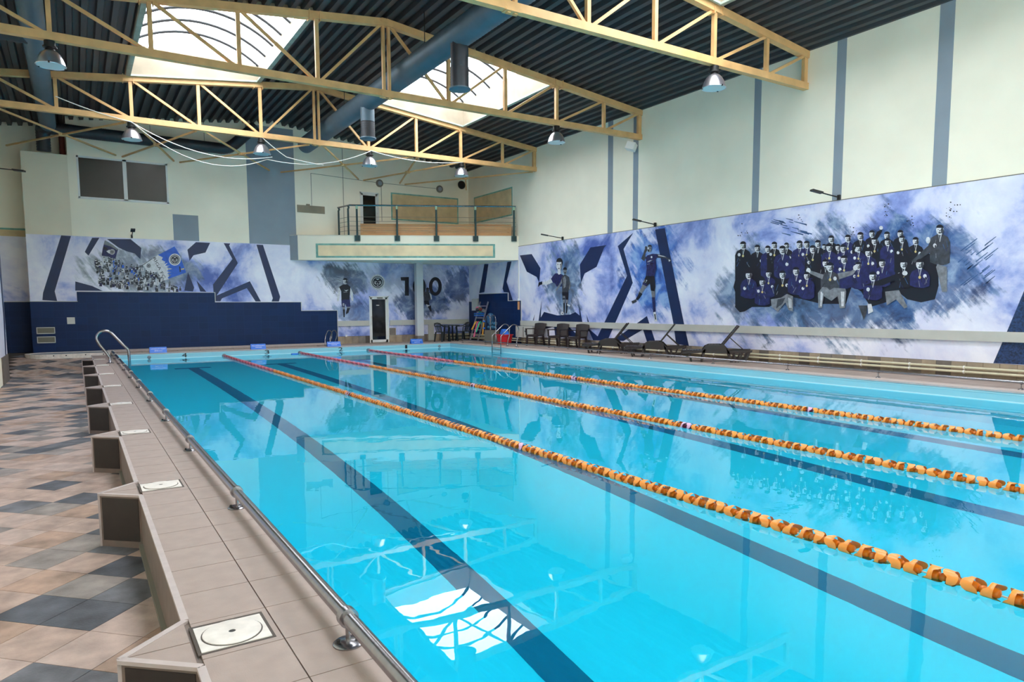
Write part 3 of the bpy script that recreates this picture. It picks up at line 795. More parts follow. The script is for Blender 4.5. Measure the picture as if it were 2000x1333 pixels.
for i, (hx, hy, hr, ty) in enumerate(TEAM):
    P = Pr(R_, 0.003, C2)
    lay = i*0.35
    tall = {True: 230, False: 190}[hy < 520]
    if i == 0: tall = 420
    w = hr*1.95
    coat = (M_ink, M_indigo, M_dkgrey, M_dkgrey)[ty] if ty else rp.choice((M_ink, M_ink, M_ink, M_indigo))
    bot = hy+tall*(0.82 if hy > 600 else 1.0)
    P.poly(coat, [(hx-hr*0.4, hy+hr*0.75), (hx+hr*0.4, hy+hr*0.75), (hx+w*0.8, hy+hr*1.45), (hx+w, hy+hr*2.4), (hx+w*0.95, bot-15), (hx+w*0.35, bot), (hx-w*0.5, bot-6), (hx-w*0.98, bot-20), (hx-w, hy+hr*2.3), (hx-w*0.78, hy+hr*1.4)], lay)
    # folds, collar, medal ribbon
    for k in range(5):
        fx = hx+rp.uniform(-0.8, 0.8)*w; fy = hy+rp.uniform(1.6, 4.6)*hr; a = rp.uniform(-0.7, 0.7); ln = rp.uniform(0.5, 1.4)*hr
        P.poly(rp.choice((M_mid, M_slateblue, M_indigo, M_ink)), [(fx, fy), (fx+3, fy), (fx+3+a*ln, fy+ln), (fx-1+a*ln, fy+ln)], lay+0.2)
    P.poly(M_mid, [(hx-hr*0.35, hy+hr*0.8), (hx-hr*0.2, hy+hr*0.8), (hx+hr*0.02, hy+hr*2.3), (hx-hr*0.08, hy+hr*2.3)], lay+0.25)
    P.poly(M_pale, [(hx+hr*0.35, hy+hr*0.8), (hx+hr*0.2, hy+hr*0.8), (hx-hr*0.08, hy+hr*2.3), (hx+hr*0.02, hy+hr*2.3)], lay+0.25)
    if i % 3 != 1: P.ell(M_gold, hx-hr*0.03, hy+hr*2.5, hr*0.26, hr*0.30, lay+0.3, 10)
    # a fist or hand
    sd = rp.choice((-1, 1)); P.ell(M_pale, hx+sd*w*0.5, hy+hr*rp.uniform(2.2, 3.6), hr*0.36, hr*0.42, lay+0.3, 8)
    P.ell(M_dkgrey, hx+sd*w*0.5+4, hy+hr*rp.uniform(2.4, 3.6), hr*0.16, hr*0.3, lay+0.35, 6)
    head(P, hx, hy, hr, lay+0.4)
    if i == 13:
        P.poly(M_ink, [(1030, 440), (1045, 410), (1072, 395), (1080, 402), (1058, 440), (1040, 470)], lay+0.1); P.ell(M_pale, 1071, 384, 13, 13, lay+0.3, 8)
    if ty == 2:
        P.poly(M_mid, [(1440, 620), (1500, 640), (1500, 800), (1470, 800), (1450, 720), (1430, 640)], lay+0.15)
        P.poly(M_dkgrey, [(1400, 440), (1380, 500), (1270, 600), (1290, 612), (1400, 540)], lay+0.2); P.ell(M_pale, 1378, 465, 15, 22, lay+0.3, 8)
    if ty == 3:      # trainer crouching in front with open arms and pale trousers
        P.poly(M_mid, [(700, 690), (620, 665), (600, 660), (605, 680), (690, 720)], lay+0.15); P.poly(M_mid, [(790, 680), (880, 665), (910, 640), (915, 655), (890, 690), (800, 720)], lay+0.15)
        P.ell(M_pale, 600, 663, 15, 18, lay+0.3, 8); P.ell(M_pale, 905, 645, 15, 18, lay+0.3, 8)
        P.poly(M_mid, [(690, 770), (840, 780), (846, 800), (838, 905), (805, 910), (790, 830), (750, 860), (700, 830), (688, 905), (665, 905), (662, 810)], lay+0.2)
        [P.poly(M_pale, [(680+k*5, 800+k*6), (686+k*5, 800+k*6), (682+k*2, 895), (677+k*2, 895)], lay+0.3) for k in range(3)]; [P.poly(M_pale, [(812+k*8, 800), (818+k*8, 800), (820+k*5, 895), (815+k*5, 895)], lay+0.3) for k in range(3)]
        P.poly(M_dkgrey, [(720, 700), (745, 690), (770, 700), (775, 770), (740, 790), (715, 770)], lay+0.2)
    if i == len(TEAM)-1:
        P.poly(M_mid, [(1100, 800), (1190, 790), (1245, 900), (1225, 910), (1170, 850), (1110, 890)], lay+0.15)
        P.poly(M_ink, [(960, 760), (1230, 665), (1250, 690), (1080, 760)], lay+0.12); P.ell(M_pale, 1228, 680, 18, 16, lay+0.3, 8)
        P.poly(M_dkgrey, [(925, 890), (985, 890), (978, 940), (960, 985), (945, 940)], lay+0.2); P.poly(M_pale, [(985, 880), (1010, 880), (1022, 930), (990, 945)], lay+0.2)
    P.obj('printed_team_member', mural_r)
P = Pr(R_, 0.0015, C2)
P.poly(M_mid, [(355, 850), (420, 840), (460, 815), (500, 830), (500, 930), (470, 920), (450, 870), (400, 930), (360, 900)], 14.5)
P.poly(M_dkgrey, [(400, 850), (450, 840), (430, 880), (390, 910)], 14.7); [P.poly(M_pale, [(470+k*8, 840+k*5), (474+k*8, 840+k*5), (478+k*6, 905), (474+k*6, 905)], 14.8) for k in range(3)]; P.obj('printed_trousers', mural_r)
P = Pr(R_, 0.0012, C2)
for k in range(70):
    cx, cy_ = rp.choice(((160, 410), (550, 330), (880, 380), (1110, 270), (1280, 330), (1500, 300), (1540, 250)))
    x, y = rp.gauss(cx, 22), rp.gauss(cy_, 26); r = rp.uniform(1.5, 6)
    P.ell(M_ink, x, y, r, r*0.8, 0, 6)
for k in range(26):
    x, y = rp.uniform(1560, 1760), rp.uniform(480, 760); l = rp.uniform(30, 110)
    P.poly(M_slateblue, [(x, y), (x+l, y-l*0.75), (x+l+4, y-l*0.72), (x+6, y+4)], 0)
for k in range(18):
    x, y = rp.uniform(340, 560), rp.uniform(320, 420); l = rp.uniform(30, 90)
    P.poly(M_slateblue, [(x, y), (x+l, y+l*0.22), (x+l, y+l*0.3+3), (x+4, y+5)], 0)
tag(P.obj('paint_spatter', mural_r), kind='stuff')
# leaping player
P = Pr(R_, 0.003, C1)
P.poly(M_dkgrey, [(1470, 300), (1440, 352), (1405, 322), (1428, 270), (1446, 215), (1470, 188), (1482, 215), (1456, 262), (1452, 300)])
P.poly(M_dkgrey, [(1575, 268), (1660, 285), (1732, 322), (1748, 350), (1720, 362), (1690, 322), (1590, 312)])
P.poly(M_pale, [(1600, 280), (1660, 292), (1690, 305), (1660, 300), (1600, 290)]); P.poly(M_pale, [(1716, 330), (1740, 340), (1722, 358)])
P.poly(M_mid, [(1425, 608), (1472, 634), (1432, 690), (1400, 735), (1372, 720), (1398, 670)])
P.poly(M_ink, [(1390, 700), (1422, 722), (1372, 792), (1344, 785)]); P.poly(M_dkgrey, [(1296, 805), (1348, 782), (1358, 808), (1310, 832)])
P.poly(M_mid, [(1520, 680), (1566, 684), (1562, 765), (1530, 765)]); P.poly(M_indigo, [(1530, 760), (1563, 760), (1572, 922), (1544, 932)])
P.poly(M_pale, [(1545, 930), (1572, 924), (1592, 1032), (1560, 1032)]); P.poly(M_dkgrey, [(1556, 950), (1570, 948), (1580, 1010), (1566, 1012)])
P.poly(M_ink, [(1465, 515), (1560, 515), (1570, 640), (1562, 692), (1520, 684), (1508, 602), (1472, 636), (1422, 610)])
P.poly(M_indigo, [(1430, 590), (1480, 612), (1472, 636), (1422, 612)]); P.poly(M_indigo, [(1462, 312), (1480, 285), (1540, 268), (1590, 270), (1600, 300), (1572, 332), (1582, 440), (1562, 520), (1463, 518), (1474, 430)])
P.poly(M_pale, [(1478, 352), (1510, 340), (1552, 334), (1530, 350), (1500, 360), (1480, 366)]); [P.poly(M_pale, [(1478+k*12, 391-k*2.3), (1486+k*12, 389.5-k*2.3), (1486+k*12, 380-k*2.3), (1478+k*12, 381.5-k*2.3)], 14) for k in range(6)]
P.text(M_pale, '17', (1440, 590), (34, 6), (6, -30), 14)
P.ell(M_mid, 1503, 210, 24, 40, 14.2); P.ell(M_ink, 1508, 185, 24, 20, 14.6, 10, math.pi, 2*math.pi); P.ell(M_ink, 1494, 232, 9, 12, 15); P.ell(M_pale, 1490, 205, 8, 12, 14.8); P.ell(M_ink, 1512, 205, 7, 4, 15); P.ell(M_dkgrey, 1466, 200, 14, 20, 14.6); P.ell(M_pale, 1528, 305, 10, 12, 14.6)
P.obj('printed_leaping_player', mural_r)
# two overlapping players
P = Pr(R_, 0.003, C1)
P.poly(M_pale, [(385, 548), (408, 590), (340, 618), (280, 618), (268, 592), (340, 575)]); P.poly(M_ink, [(238, 645), (245, 592), (285, 578), (288, 612), (258, 622)])
P.poly(M_indigo, [(385, 550), (430, 490), (470, 486), (530, 510), (530, 620), (505, 640), (450, 640), (430, 600), (405, 592)])
P.poly(M_pale, [(462, 440), (492, 440), (496, 492), (476, 505), (460, 490)])
P.ell(M_pale, 478, 395, 33, 58); P.ell(M_ink, 482, 358, 36, 44, 7, 12, math.pi*0.98, math.pi*2.02); P.poly(M_ink, [(512, 350), (520, 360), (512, 400), (504, 370)], 7)
for sx in (465, 492): P.ell(M_ink, sx, 388, 7, 4, 8)
P.ell(M_ink, 476, 432, 10, 5, 8); P.ell(M_mid, 500, 410, 9, 34, 7.5)
P.poly(M_mid, [(512, 540), (522, 580), (460, 680), (440, 690), (440, 676), (496, 585)], 9); P.poly(M_mid, [(588, 530), (610, 600), (602, 664), (576, 694), (570, 680), (588, 640)], 9)
P.poly(M_dkgrey, [(508, 530), (545, 498), (592, 530), (602, 600), (582, 702), (515, 702), (512, 600)], 9.5); P.poly(M_mid, [(525, 540), (545, 520), (560, 560), (555, 640), (530, 660)], 9.8)
P.poly(M_ink, [(513, 702), (585, 702), (582, 788), (552, 786), (548, 740), (544, 786), (516, 784)], 10); P.text(M_pale, '31', (520, 770), (24, 0), (0, -26), 11)
P.poly(M_mid, [(524, 786), (546, 786), (544, 830), (528, 830)], 10); P.poly(M_mid, [(556, 788), (580, 788), (575, 830), (558, 830)], 10)
P.poly(M_ink, [(527, 826), (545, 826), (541, 935), (530, 935)], 10.5); P.poly(M_ink, [(557, 826), (577, 826), (568, 935), (554, 945)], 10.5); P.poly(M_pale, [(570, 830), (606, 850), (600, 866), (570, 852)], 11)
P.ell(M_pale, 515, 940, 18, 20, 11); P.ell(M_dkgrey, 518, 944, 6, 7, 11.5)
P.ell(M_mid, 547, 465, 20, 34, 10); P.ell(M_ink, 547, 446, 22, 28, 10.5, 10, math.pi*0.97, math.pi*2.03); P.ell(M_ink, 547, 484, 9, 8, 10.8)
P.obj('printed_player_pair', mural_r)
# grey impact rail across the mural, tile dado in the far corner
rail_r = tag(bx(XW-0.075, XW-0.015, 0.0, atx(1019, 630).y, 0.757, 0.962).obj('wall_bumper_rail', mat('grey_board', (186, 184, 178), 0.6, var=0.05, scale=3)), 'long plain grey bumper board across the foot of the team mural', 'rail')
Y1 = atx(1019, 610).y; Y2 = atx(993.5, 600).y; Y3 = atx(936.8, 600).y
dr = B(); dr.box(XW-0.035, XW, Y1, Y2, 0, 1.79).box(XW-0.035, XW, Y2, Y3, 0, 2.13).box(XW-0.035, XW, Y3, YF, 0, 1.79)
dr = dr.obj('navy_tile_dado', M_bluetileR, wall_right)
cr = B(); cr.box(XW-0.045, XW, Y1, Y2, 1.79, 1.81).box(XW-0.045, XW, Y2, Y3, 2.13, 2.15).box(XW-0.045, XW, Y3, YF, 1.79, 1.81).box(XW-0.045, XW, Y1-0.02, Y1, 0.96, 1.81).box(XW-0.045, XW, Y2-0.02, Y2, 1.79, 2.15)
cr.obj('tile_edge_strip', M_edge, dr)

# ---------------- far wall
mf = B()
for x0, x1, z0, z1 in ((-1.3, 0.06, 1.82, 4.09), (0.06, 4.59, 2.165, 4.09), (4.59, 7.885, 1.795, 4.09), (7.885, 9.4, 1.44, 3.6), (9.4, 10.82, 0.318, 3.6), (10.82, 11.72, 2.04, 3.6), (11.72, 12.05, 0.645, 3.6), (12.05, XW-0.014, 0.318, 3.6)):
    mf.box(x0, x1, YF-0.014, YF, z0, z1)
mf.box(-3.4, -1.3, 29.79, 29.8, 1.82, 4.08)
mural_f = tag(mf.obj('wall_mural', M_mF), 'cloud and fan crowd mural on the far wall above navy tiles', 'mural')
C3 = (180, 460, 8.3333); C4 = (420, 460, 6.25); C5 = (0, 400, 3.3333)
for crop, pts in ((C5, [(398, 200), (462, 205), (356, 565), (372, 628), (276, 622), (280, 575)]), (C5, [(490, 500), (600, 530), (670, 562), (490, 560)]),
                  (C3, [(0, 40), (118, 40), (-60, 330), (-120, 270)]), (C3, [(240, 60), (625, 62), (800, 205), (785, 390), (690, 295), (560, 260), (430, 200)]),
                  (C3, [(1550, 235), (1690, 110), (1920, 122), (1845, 280), (1650, 325), (1585, 415)]), (C3, [(1695, 730), (1860, 920), (1760, 915)]), (C3, [(1560, 600), (1660, 850), (1640, 915), (1500, 900)]),
                  (C4, [(105, 95), (185, 100), (172, 125), (278, 340), (20, 735), (425, 560), (560, 808), (495, 808), (388, 645), (85, 770), (65, 805), (-10, 805), (-25, 600), (212, 290)]),
                  (C4, [(505, 113), (585, 117), (795, 750), (780, 808), (690, 808), (705, 768)])):
    P = Pr(F_, 0.001, crop); P.poly(M_navy, pts, 0); P.obj('navy_emblem_stroke', mural_f)
rc = random.Random(9)
P = Pr(F_, 0.0015, C3)
reg = [(50, 400), (170, 340), (400, 390), (560, 480), (800, 480), (900, 560), (1060, 630), (1230, 730), (1450, 800), (1470, 870), (1200, 870), (700, 830), (500, 820), (120, 780)]
def inside(x, y):
    c = False
    for i in range(len(reg)):
        (x1, y1), (x2, y2) = reg[i], reg[i-1]
        if (y1 > y) != (y2 > y) and x < (x2-x1)*(y-y1)/(y2-y1)+x1: c = not c
    return c
pts = []
while len(pts) < 240:
    x, y = rc.uniform(50, 1470), rc.uniform(340, 870)
    if inside(x, y): pts.append((y, x))
pts.sort()
for k, (y, x) in enumerate(pts):
    r = rc.uniform(11, 19); lay = k*0.04
    c = rc.choice((M_ink, M_ink, M_dkgrey, M_dkgrey, M_pale, M_pale, M_mid, M_indigo, M_blueprint if 300 < x < 780 else M_dkgrey))
    P.poly(c, [(x-r*1.1, y+r*0.9), (x+r*1.1, y+r*0.9), (x+r*1.3, y+r*4), (x-r*1.3, y+r*4)], lay)
    if rc.random() < 0.4: P.poly(M_ink, [(x-r*0.3, y+r), (x+r*0.2, y+r), (x+r*0.3, y+r*3.6), (x-r*0.2, y+r*3.6)], lay+0.02)
    P.ell(rc.choice((M_pale, M_mid, M_mid)), x, y, r*0.75, r, lay+0.02, 8); P.ell(M_ink, x, y-r*0.25, r*0.8, r*0.8, lay+0.03, 6, math.pi, 2*math.pi)
P.obj('printed_fan_crowd', mural_f)
def crest(P, cx, cy, r, lay, ky=1.0):
    P.ell(M_pale, cx, cy, r, r*ky, lay, 26); P.ell(M_ink, cx, cy, r*0.80, r*0.80*ky, lay+0.5, 24)
    P.ring(M_pale, cx, cy, r*0.62, r*0.70, ky, lay+0.9, 20)
    for sx in (-1, 1):      # mane strokes, eyes and muzzle of the cat's head
        for a, l in ((0.15, 0.56), (0.5, 0.58), (0.85, 0.5), (-0.25, 0.5)):
            dx, dy = math.cos(a)*sx, math.sin(a)
            P.poly(M_pale, [(cx+dx*r*0.26, cy+dy*r*0.26*ky-r*0.06), (cx+dx*r*l, cy+dy*r*l*ky), (cx+dx*r*0.3, cy+dy*r*0.3*ky+r*0.08)], lay+0.9)
        P.poly(M_pale, [(cx+sx*r*0.06, cy-r*0.05), (cx+sx*r*0.24, cy-r*0.16), (cx+sx*r*0.2, cy-r*0.03)], lay+1)
    P.poly(M_pale, [(cx-r*0.12, cy+r*0.14), (cx+r*0.12, cy+r*0.14), (cx, cy+r*0.28)], lay+1)
    P.poly(M_pale, [(cx-r*0.2, cy+r*0.36), (cx+r*0.2, cy+r*0.36), (cx, cy+r*0.5)], lay+1); P.poly(M_pale, [(cx-r*0.28, cy-r*0.45), (cx+r*0.28, cy-r*0.45), (cx, cy-r*0.25)], lay+1)
P = Pr(F_, 0.004, C3)
P.poly(M_indigo, [(205, 85), (255, 105), (330, 150), (425, 225), (400, 300), (380, 385), (270, 350), (155, 330), (170, 220)], 0); P.poly(M_mid, [(210, 80), (330, 150), (425, 225), (405, 240), (300, 180), (190, 150)], 0.5)
P.poly(M_ink, [(190, 180), (250, 210), (240, 240), (185, 230)], 1); P.poly(M_pale, [(230, 260), (275, 235), (300, 240), (280, 300)], 1); crest(P, 325, 270, 44, 1.2); P.obj('printed_flag', mural_f)
P = Pr(F_, 0.004, C3)
P.poly(M_pale, [(820, 465), (985, 380), (1060, 590), (960, 620), (900, 590)], 0)
P.poly(M_pale, [(985, 372), (1080, 318), (1200, 300), (1250, 712), (1150, 745), (1070, 610)], 0.4)
jag = [(1070, 322), (1340, 180), (1415, 300), (1530, 605), (1242, 708)] + [(1228, 690), (1290, 640), (1215, 625), (1290, 600), (1205, 580), (1305, 545), (1215, 520), (1265, 490), (1185, 495), (1235, 445), (1175, 465), (1190, 430), (1130, 400), (1150, 360), (1110, 340)]
P.poly(M_blueprint, jag, 0.8)
P.poly(M_ink, [(700, 560), (975, 378), (978, 386), (704, 568)], 0.9)
P.text(M_ink, 'RIGA FC', (985, 372), (170, 336), (44, -22), 1.2)
crest(P, 1345, 395, 98, 1.4); crest(P, 920, 495, 44, 1.4)
P.poly(M_ink, [(1415, 505), (1435, 510), (1445, 590), (1425, 600)], 2); P.poly(M_gold, [(1445, 545), (1495, 535), (1497, 556), (1450, 562)], 2); P.obj('printed_flag', mural_f)
# standing player
P = Pr(F_, 0.003, C4)
for sx in (-1, 1):
    for k in range(5): P.poly(M_mid, [(1580+sx*70, 640+k*6), (1580+sx*(120+k*4), 620+k*22), (1580+sx*(116+k*4), 628+k*22)], 0)
for k in range(16):
    x = rc.uniform(1380, 1800); y = 460+rc.uniform(0, 130); P.poly(M_ink, [(x, y), (x-rc.uniform(40, 120), y-rc.uniform(20, 60)), (x+10, y+6)], 0)
P.poly(M_pale, [(1515, 630), (1532, 680), (1512, 800), (1490, 810), (1488, 780), (1500, 690)]); P.poly(M_pale, [(1650, 630), (1682, 700), (1688, 800), (1664, 798), (1645, 700)])
P.poly(M_mid, [(1552, 868), (1588, 868), (1584, 910), (1560, 910)]); P.poly(M_mid, [(1606, 865), (1650, 865), (1645, 895), (1612, 900)])
P.poly(M_ink, [(1558, 905), (1586, 905), (1582, 1000), (1568, 1000)]); P.poly(M_ink, [(1610, 890), (1647, 888), (1628, 945), (1600, 965), (1596, 950)])
P.poly(M_indigo, [(1540, 780), (1645, 780), (1652, 872), (1602, 872), (1592, 835), (1580, 876), (1546, 872)])
P.poly(M_ink, [(1512, 630), (1560, 600), (1620, 600), (1652, 632), (1640, 785), (1542, 785), (1538, 680)]); P.poly(M_pale, [(1568, 662), (1590, 672), (1630, 664), (1600, 684)]); P.poly(M_mid, [(1566, 690), (1612, 688), (1612, 696), (1566, 698)])
P.text(M_pale, '8', (1556, 862), (20, 0), (0, -34), 13)
head(P, 1587, 560, 38, 11); P.obj('printed_standing_player', mural_f)
# runner half hidden by the column
C6 = (690, 520, 8.3333)
P = Pr(F_, 0.003, C6)
P.poly(M_mid, [(1105, 460), (1180, 425), (1170, 460), (1120, 490), (1115, 520), (1100, 500)]); P.poly(M_dkgrey, [(1110, 440), (1180, 412), (1240, 425), (1265, 470), (1270, 520), (1225, 575), (1160, 575), (1150, 500), (1120, 480)])
P.poly(M_pale, [(1235, 430), (1270, 470), (1280, 540), (1262, 545), (1250, 480)]); P.poly(M_ink, [(1150, 565), (1225, 570), (1240, 630), (1200, 650), (1160, 620)]); P.poly(M_pale, [(1180, 620), (1240, 640), (1235, 670), (1200, 668)])
P.poly(M_ink, [(1210, 660), (1262, 640), (1275, 740), (1250, 735)]); P.ell(M_dkgrey, 1205, 395, 24, 34, 13); P.ell(M_ink, 1205, 378, 26, 26, 13.5, 10, math.pi, 2*math.pi)
P.obj('printed_running_player', mural_f)
P = Pr(F_, 0.002, C6); P.poly(M_ink, [(770, 182), (905, 178), (905, 482), (840, 482), (840, 240), (778, 236)], 0); P.obj('printed_digit', mural_f)
for cx in (1075, 1335):
    P = Pr(F_, 0.002, C6)
    n = 30
    for i in range(n):
        a, b = i*2*math.pi/n, (i+1)*2*math.pi/n
        P.b.use(M_ink); P.b.face([P.pt(cx+rx*math.cos(t), 332+ry*math.sin(t), 0) for rx, ry, t in ((50, 98, a), (105, 152, a), (105, 152, b), (50, 98, b))])
    P.obj('printed_digit', mural_f)
em = thing('wall_crest', 'round lion head club crest mounted above the glazed door', 'emblem', (11.23, YF-0.03, 2.65))
B().disc((11.23, YF-0.03, 2.65), 0.335, 0.03, 40, 'y').obj('crest_disc', M_pale, em)
P = Pr(F_, 0.036, (0, 0, 1)); c0 = (737, 551); crest(P, 737, 551.3, 14.6, 0, 0.99)
for k in range(28):
    a = k*2*math.pi/28; P.ell(M_ventgrey, 737+13.1*math.cos(a), 551.3+13.1*math.sin(a), 0.55, 0.55, 1, 6)
P.obj('crest_relief', em)
rf = B().box(9.4, 10.8, YF-0.06, YF-0.015, 0.755, 0.98).box(11.75, XW-0.08, YF-0.06, YF-0.015, 0.755, 0.98)
rail_f = tag(rf.obj('wall_bumper_rail', MATS['grey_board']), 'shorter grey bumper board either side of the glazed door', 'rail')
bx(13.62, 13.9, YF-0.05, YF-0.015, 0.02, 0.755).obj('batten', MATS['grey_board'], rail_f)

# ================================================================ ROOF STEEL, DUCTS, LAMPS
ZB = 6.99
NODES = [RID+s*d for s in (-1, 1) for d in (1.78, 3.58, 5.38, 7.2, 8.68)]
def truss(Y, label):
    t = thing('roof_truss', label, 'truss', (RID, Y, ZB), 'buff steel roof trusses')
    zt = lambda x: zr(x)-0.09
    for s in (-1, 1):
        B().bar((RID, Y, zt(RID)), (RID+s*8.76, Y, zt(RID+s*8.76)), 0.16, 0.17).obj('top_chord', M_tan, t)
    B().bar((RID-8.76, Y, ZB), (RID+8.76, Y, ZB), 0.15, 0.16).obj('bottom_chord', M_tan, t)
    for dx in (-0.075, 0.075): B().bar((RID+dx, Y, ZB-0.12), (RID+dx, Y, zt(RID)+0.1), 0.07, 0.08).obj('ridge_post', M_tan, t)
    for z in (ZB-0.06, zt(RID)+0.02):
        B().box(RID-0.16, RID+0.16, Y-0.09, Y+0.09, z-0.035, z+0.035).obj('splice_plate', M_tan, t)
    for x in NODES:
        B().bar((x, Y, ZB), (x, Y, zt(x)), 0.09 if abs(x-RID) < 8 else 0.13, 0.09).obj('post', M_tan, t)
    for s in (-1, 1):
        ds = (0, 1.78, 3.58, 5.38, 7.2, 8.68)
        pr = [((RID+s*0.12, Y, zt(RID)-0.06), (RID+s*(1.78-0.08), Y, ZB+0.06))]
        for a, b in zip(ds[1:-1], ds[2:]): pr.append(((RID+s*(a+0.1), Y, ZB+0.06), (RID+s*(b-0.08), Y, zt(RID+s*b)-0.06)))
        for p, q in pr: B().bar(p, q, 0.065, 0.065).obj('diagonal', M_tan, t)
    for x in (1.62, 5.22, 8.88, 12.48):
        for d in (-0.13, 0.13): B().box(x+d-0.012, x+d+0.012, Y-0.1, Y+0.1, zt(x)-0.13, zt(x)+0.1).obj('clamp', M_tan, t)
truss(TRUSS_Y[0], 'nearest buff roof truss crossing the upper right corner')
truss(TRUSS_Y[1], 'middle buff roof truss passing in front of the two skylights')
truss(TRUSS_Y[2], 'farthest buff roof truss with white cables drooping below it')
bays_x = [(-1.66, 1.5), (1.7, 3.37), (3.57, 6.8), (7.25, 10.48), (10.7, 12.37), (12.61, 15.7)]
BN = ('by the boxed shaft', 'over the dark window', 'in front of the grey stripe', 'above the balcony door', 'above the balcony end', 'in the far right corner')
for (xa, xb), nm in zip(bays_x, BN):
    t = thing('cross_brace', 'X-shaped buff roof brace %s' % nm, 'brace', ((xa+xb)/2, 25.9, 6.9), 'bracing between last truss and far wall')
    B().bar((xa, 23.2, 6.93), (xb, YF-0.01, 7.0), 0.05, 0.05).obj('brace_bar', M_tan, t)
    B().bar((xb, 23.2, 6.90), (xa, YF-0.01, 6.97), 0.05, 0.05).obj('brace_bar', M_tan, t)
    B().box((xa+xb)/2-0.08, (xa+xb)/2+0.08, 25.9, 26.06, 6.90, 6.98).obj('gusset', M_tan, t)

def ribbed(path, r, step=0.09, amp=0.012, n=22):
    pts = []; rad = []
    for i in range(len(path)-1):
        p, q = Vector(path[i]), Vector(path[i+1]); L_ = (q-p).length; k = max(1, int(L_/step))
        for j in range(k):
            pts += [p+(q-p)*((j+0.1)/k), p+(q-p)*((j+0.55)/k)]; rad += [r, r+amp]
    pts.append(Vector(path[-1])); rad.append(r)
    return B().tube(pts, r, n, True, rad)
du = thing('ventilation_duct', 'thick blue-grey spiral duct running beside the roof ridge', 'duct', (7.62, 15, 7.63))
ribbed([(7.62, 2.0, 7.63), (7.62, 26.5, 7.63)], 0.28, 0.13, 0.02).obj('spiral_pipe', M_duct, du, 'all')
for k, (y, zb) in enumerate(((14.2, 6.43), (20.0, 6.53), (8.2, 6.5))):
    o = B()
    o.tube([(7.62, y, 7.5), (7.62, y, zb+0.28)], 0.205, 20).obj('drop_pipe', M_duct if k else M_ductdk, du, True)
    ribbed([(7.62, y, zb+0.5), (7.62, y, zb)], 0.205, 0.06, 0.008).obj('drop_sleeve', M_ductdk, du, 'all')
    B().lathe((7.62, y, zb), [(0.0001, -0.03), (0.12, -0.03), (0.2, -0.02), (0.245, 0.0), (0.24, 0.03), (0.2, 0.04)], 28).obj('diffuser_rim', M_duct, du, True)
for y in (6.0, 12.5, 16.0, 18.6, 22.0, 25.0):
    B().bar((7.62, y, 7.9), (7.62, y, zr(7.62)), 0.015, 0.015).obj('hanger', M_black, du)
dl = thing('ventilation_duct', 'slimmer dark spiral duct dropping down the upper left corner', 'duct', (-0.46, 15, 7.6))
ribbed([(-0.46, 4.0, 7.62), (-0.46, 27.9, 7.62)], 0.225, 0.12).obj('spiral_pipe', M_duct, dl, 'all')
ribbed([(-0.46, 19.2, 7.55), (-1.7, 19.2, 7.55)], 0.12, 0.1).obj('branch_pipe', M_ductdk, dl, 'all')
ribbed([(-0.46, 27.9, 7.62), (-0.62, 28.3, 7.55), (-0.62, 28.45, 7.3), (-0.62, 28.5, 6.85)], 0.2, 0.08).obj('down_pipe', M_ductdk, dl, 'all')
dx_ = thing('ventilation_duct', 'dark ribbed duct along the top of the far wall with an upturned end', 'duct', (2.5, 28.4, 7.58))
ribbed([(-0.7, 28.4, 7.62), (0.4, 28.4, 7.60), (5.0, 28.4, 7.57), (5.25, 28.4, 7.63), (5.45, 28.4, 7.78), (6.25, 28.4, 8.55)], 0.2, 0.055, 0.01).obj('ribbed_pipe', M_ductdk, dx_, 'all')
for x in (2.6, 4.4): B().bar((x, 28.4, 7.75), (x, 28.4, zr(x)), 0.012, 0.012).obj('hanger', M_black, dx_)
rp_ = tag(B().tube([(-0.1, 29.3, 6.86), (-0.1, 29.3, 7.9)], 0.09, 14).obj('riser_pipe', M_rust, None, True), 'rust red pipe rising from the boxed shaft beside the far duct', 'pipe')

def lamp(x, y, label):
    t = thing('high_bay_lamp', label, 'lamp', (x, y, 6.43), 'bell lamps hung under the trusses')
    B().tube([(x, y, ZB-0.08), (x, y, 6.86)], 0.02, 8).obj('hook', M_black, t)
    B().lathe((x, y, 0), [(0.0001, 6.90), (0.10, 6.90), (0.10, 6.80), (0.13, 6.79), (0.13, 6.765), (0.085, 6.75), (0.095, 6.68), (0.0001, 6.68)], 16).obj('gear_box', M_black, t, True)
    sh = B().lathe((x, y, 0), [(0.08, 6.72), (0.12, 6.70), (0.175, 6.645), (0.22, 6.565), (0.25, 6.48), (0.262, 6.43), (0.272, 6.425), (0.268, 6.415), (0.252, 6.425), (0.24, 6.48), (0.21, 6.56), (0.165, 6.63), (0.11, 6.68)], 32).obj('bell_shade', M_alu, t, True)
    B().disc((x, y, 6.425), 0.252, 0.012, 28).obj('lamp_glass', M_lens, t)
    for a in (0.4, 2.5, 4.6):
        B().box(x+0.262*math.cos(a)-0.015, x+0.262*math.cos(a)+0.015, y+0.262*math.sin(a)-0.015, y+0.262*math.sin(a)+0.015, 6.405, 6.44).obj('clip', M_black, t)
lamp(12.46, 11.1, 'shiny bell lamp under the nearest truss, closest to the viewer')
lamp(12.43, 17.1, 'bell lamp under the middle truss near the cream side wall')
lamp(-0.16, 17.1, 'bell lamp with black housing in the upper left corner')
lamp(1.64, 23.15, 'bell lamp on the far truss in front of the dark far duct')
lamp(5.27, 23.15, 'bell lamp on the far truss in front of the grey wall stripe')
lamp(8.86, 23.15, 'bell lamp on the far truss just below a duct outlet')
lamp(12.45, 23.15, 'bell lamp on the far truss above the balcony')
def sag(p, q, d, n=14):
    p, q = Vector(p), Vector(q); return [p+(q-p)*(i/n)-Vector((0, 0, 4*d*(i/n)*(1-i/n))) for i in range(n+1)]
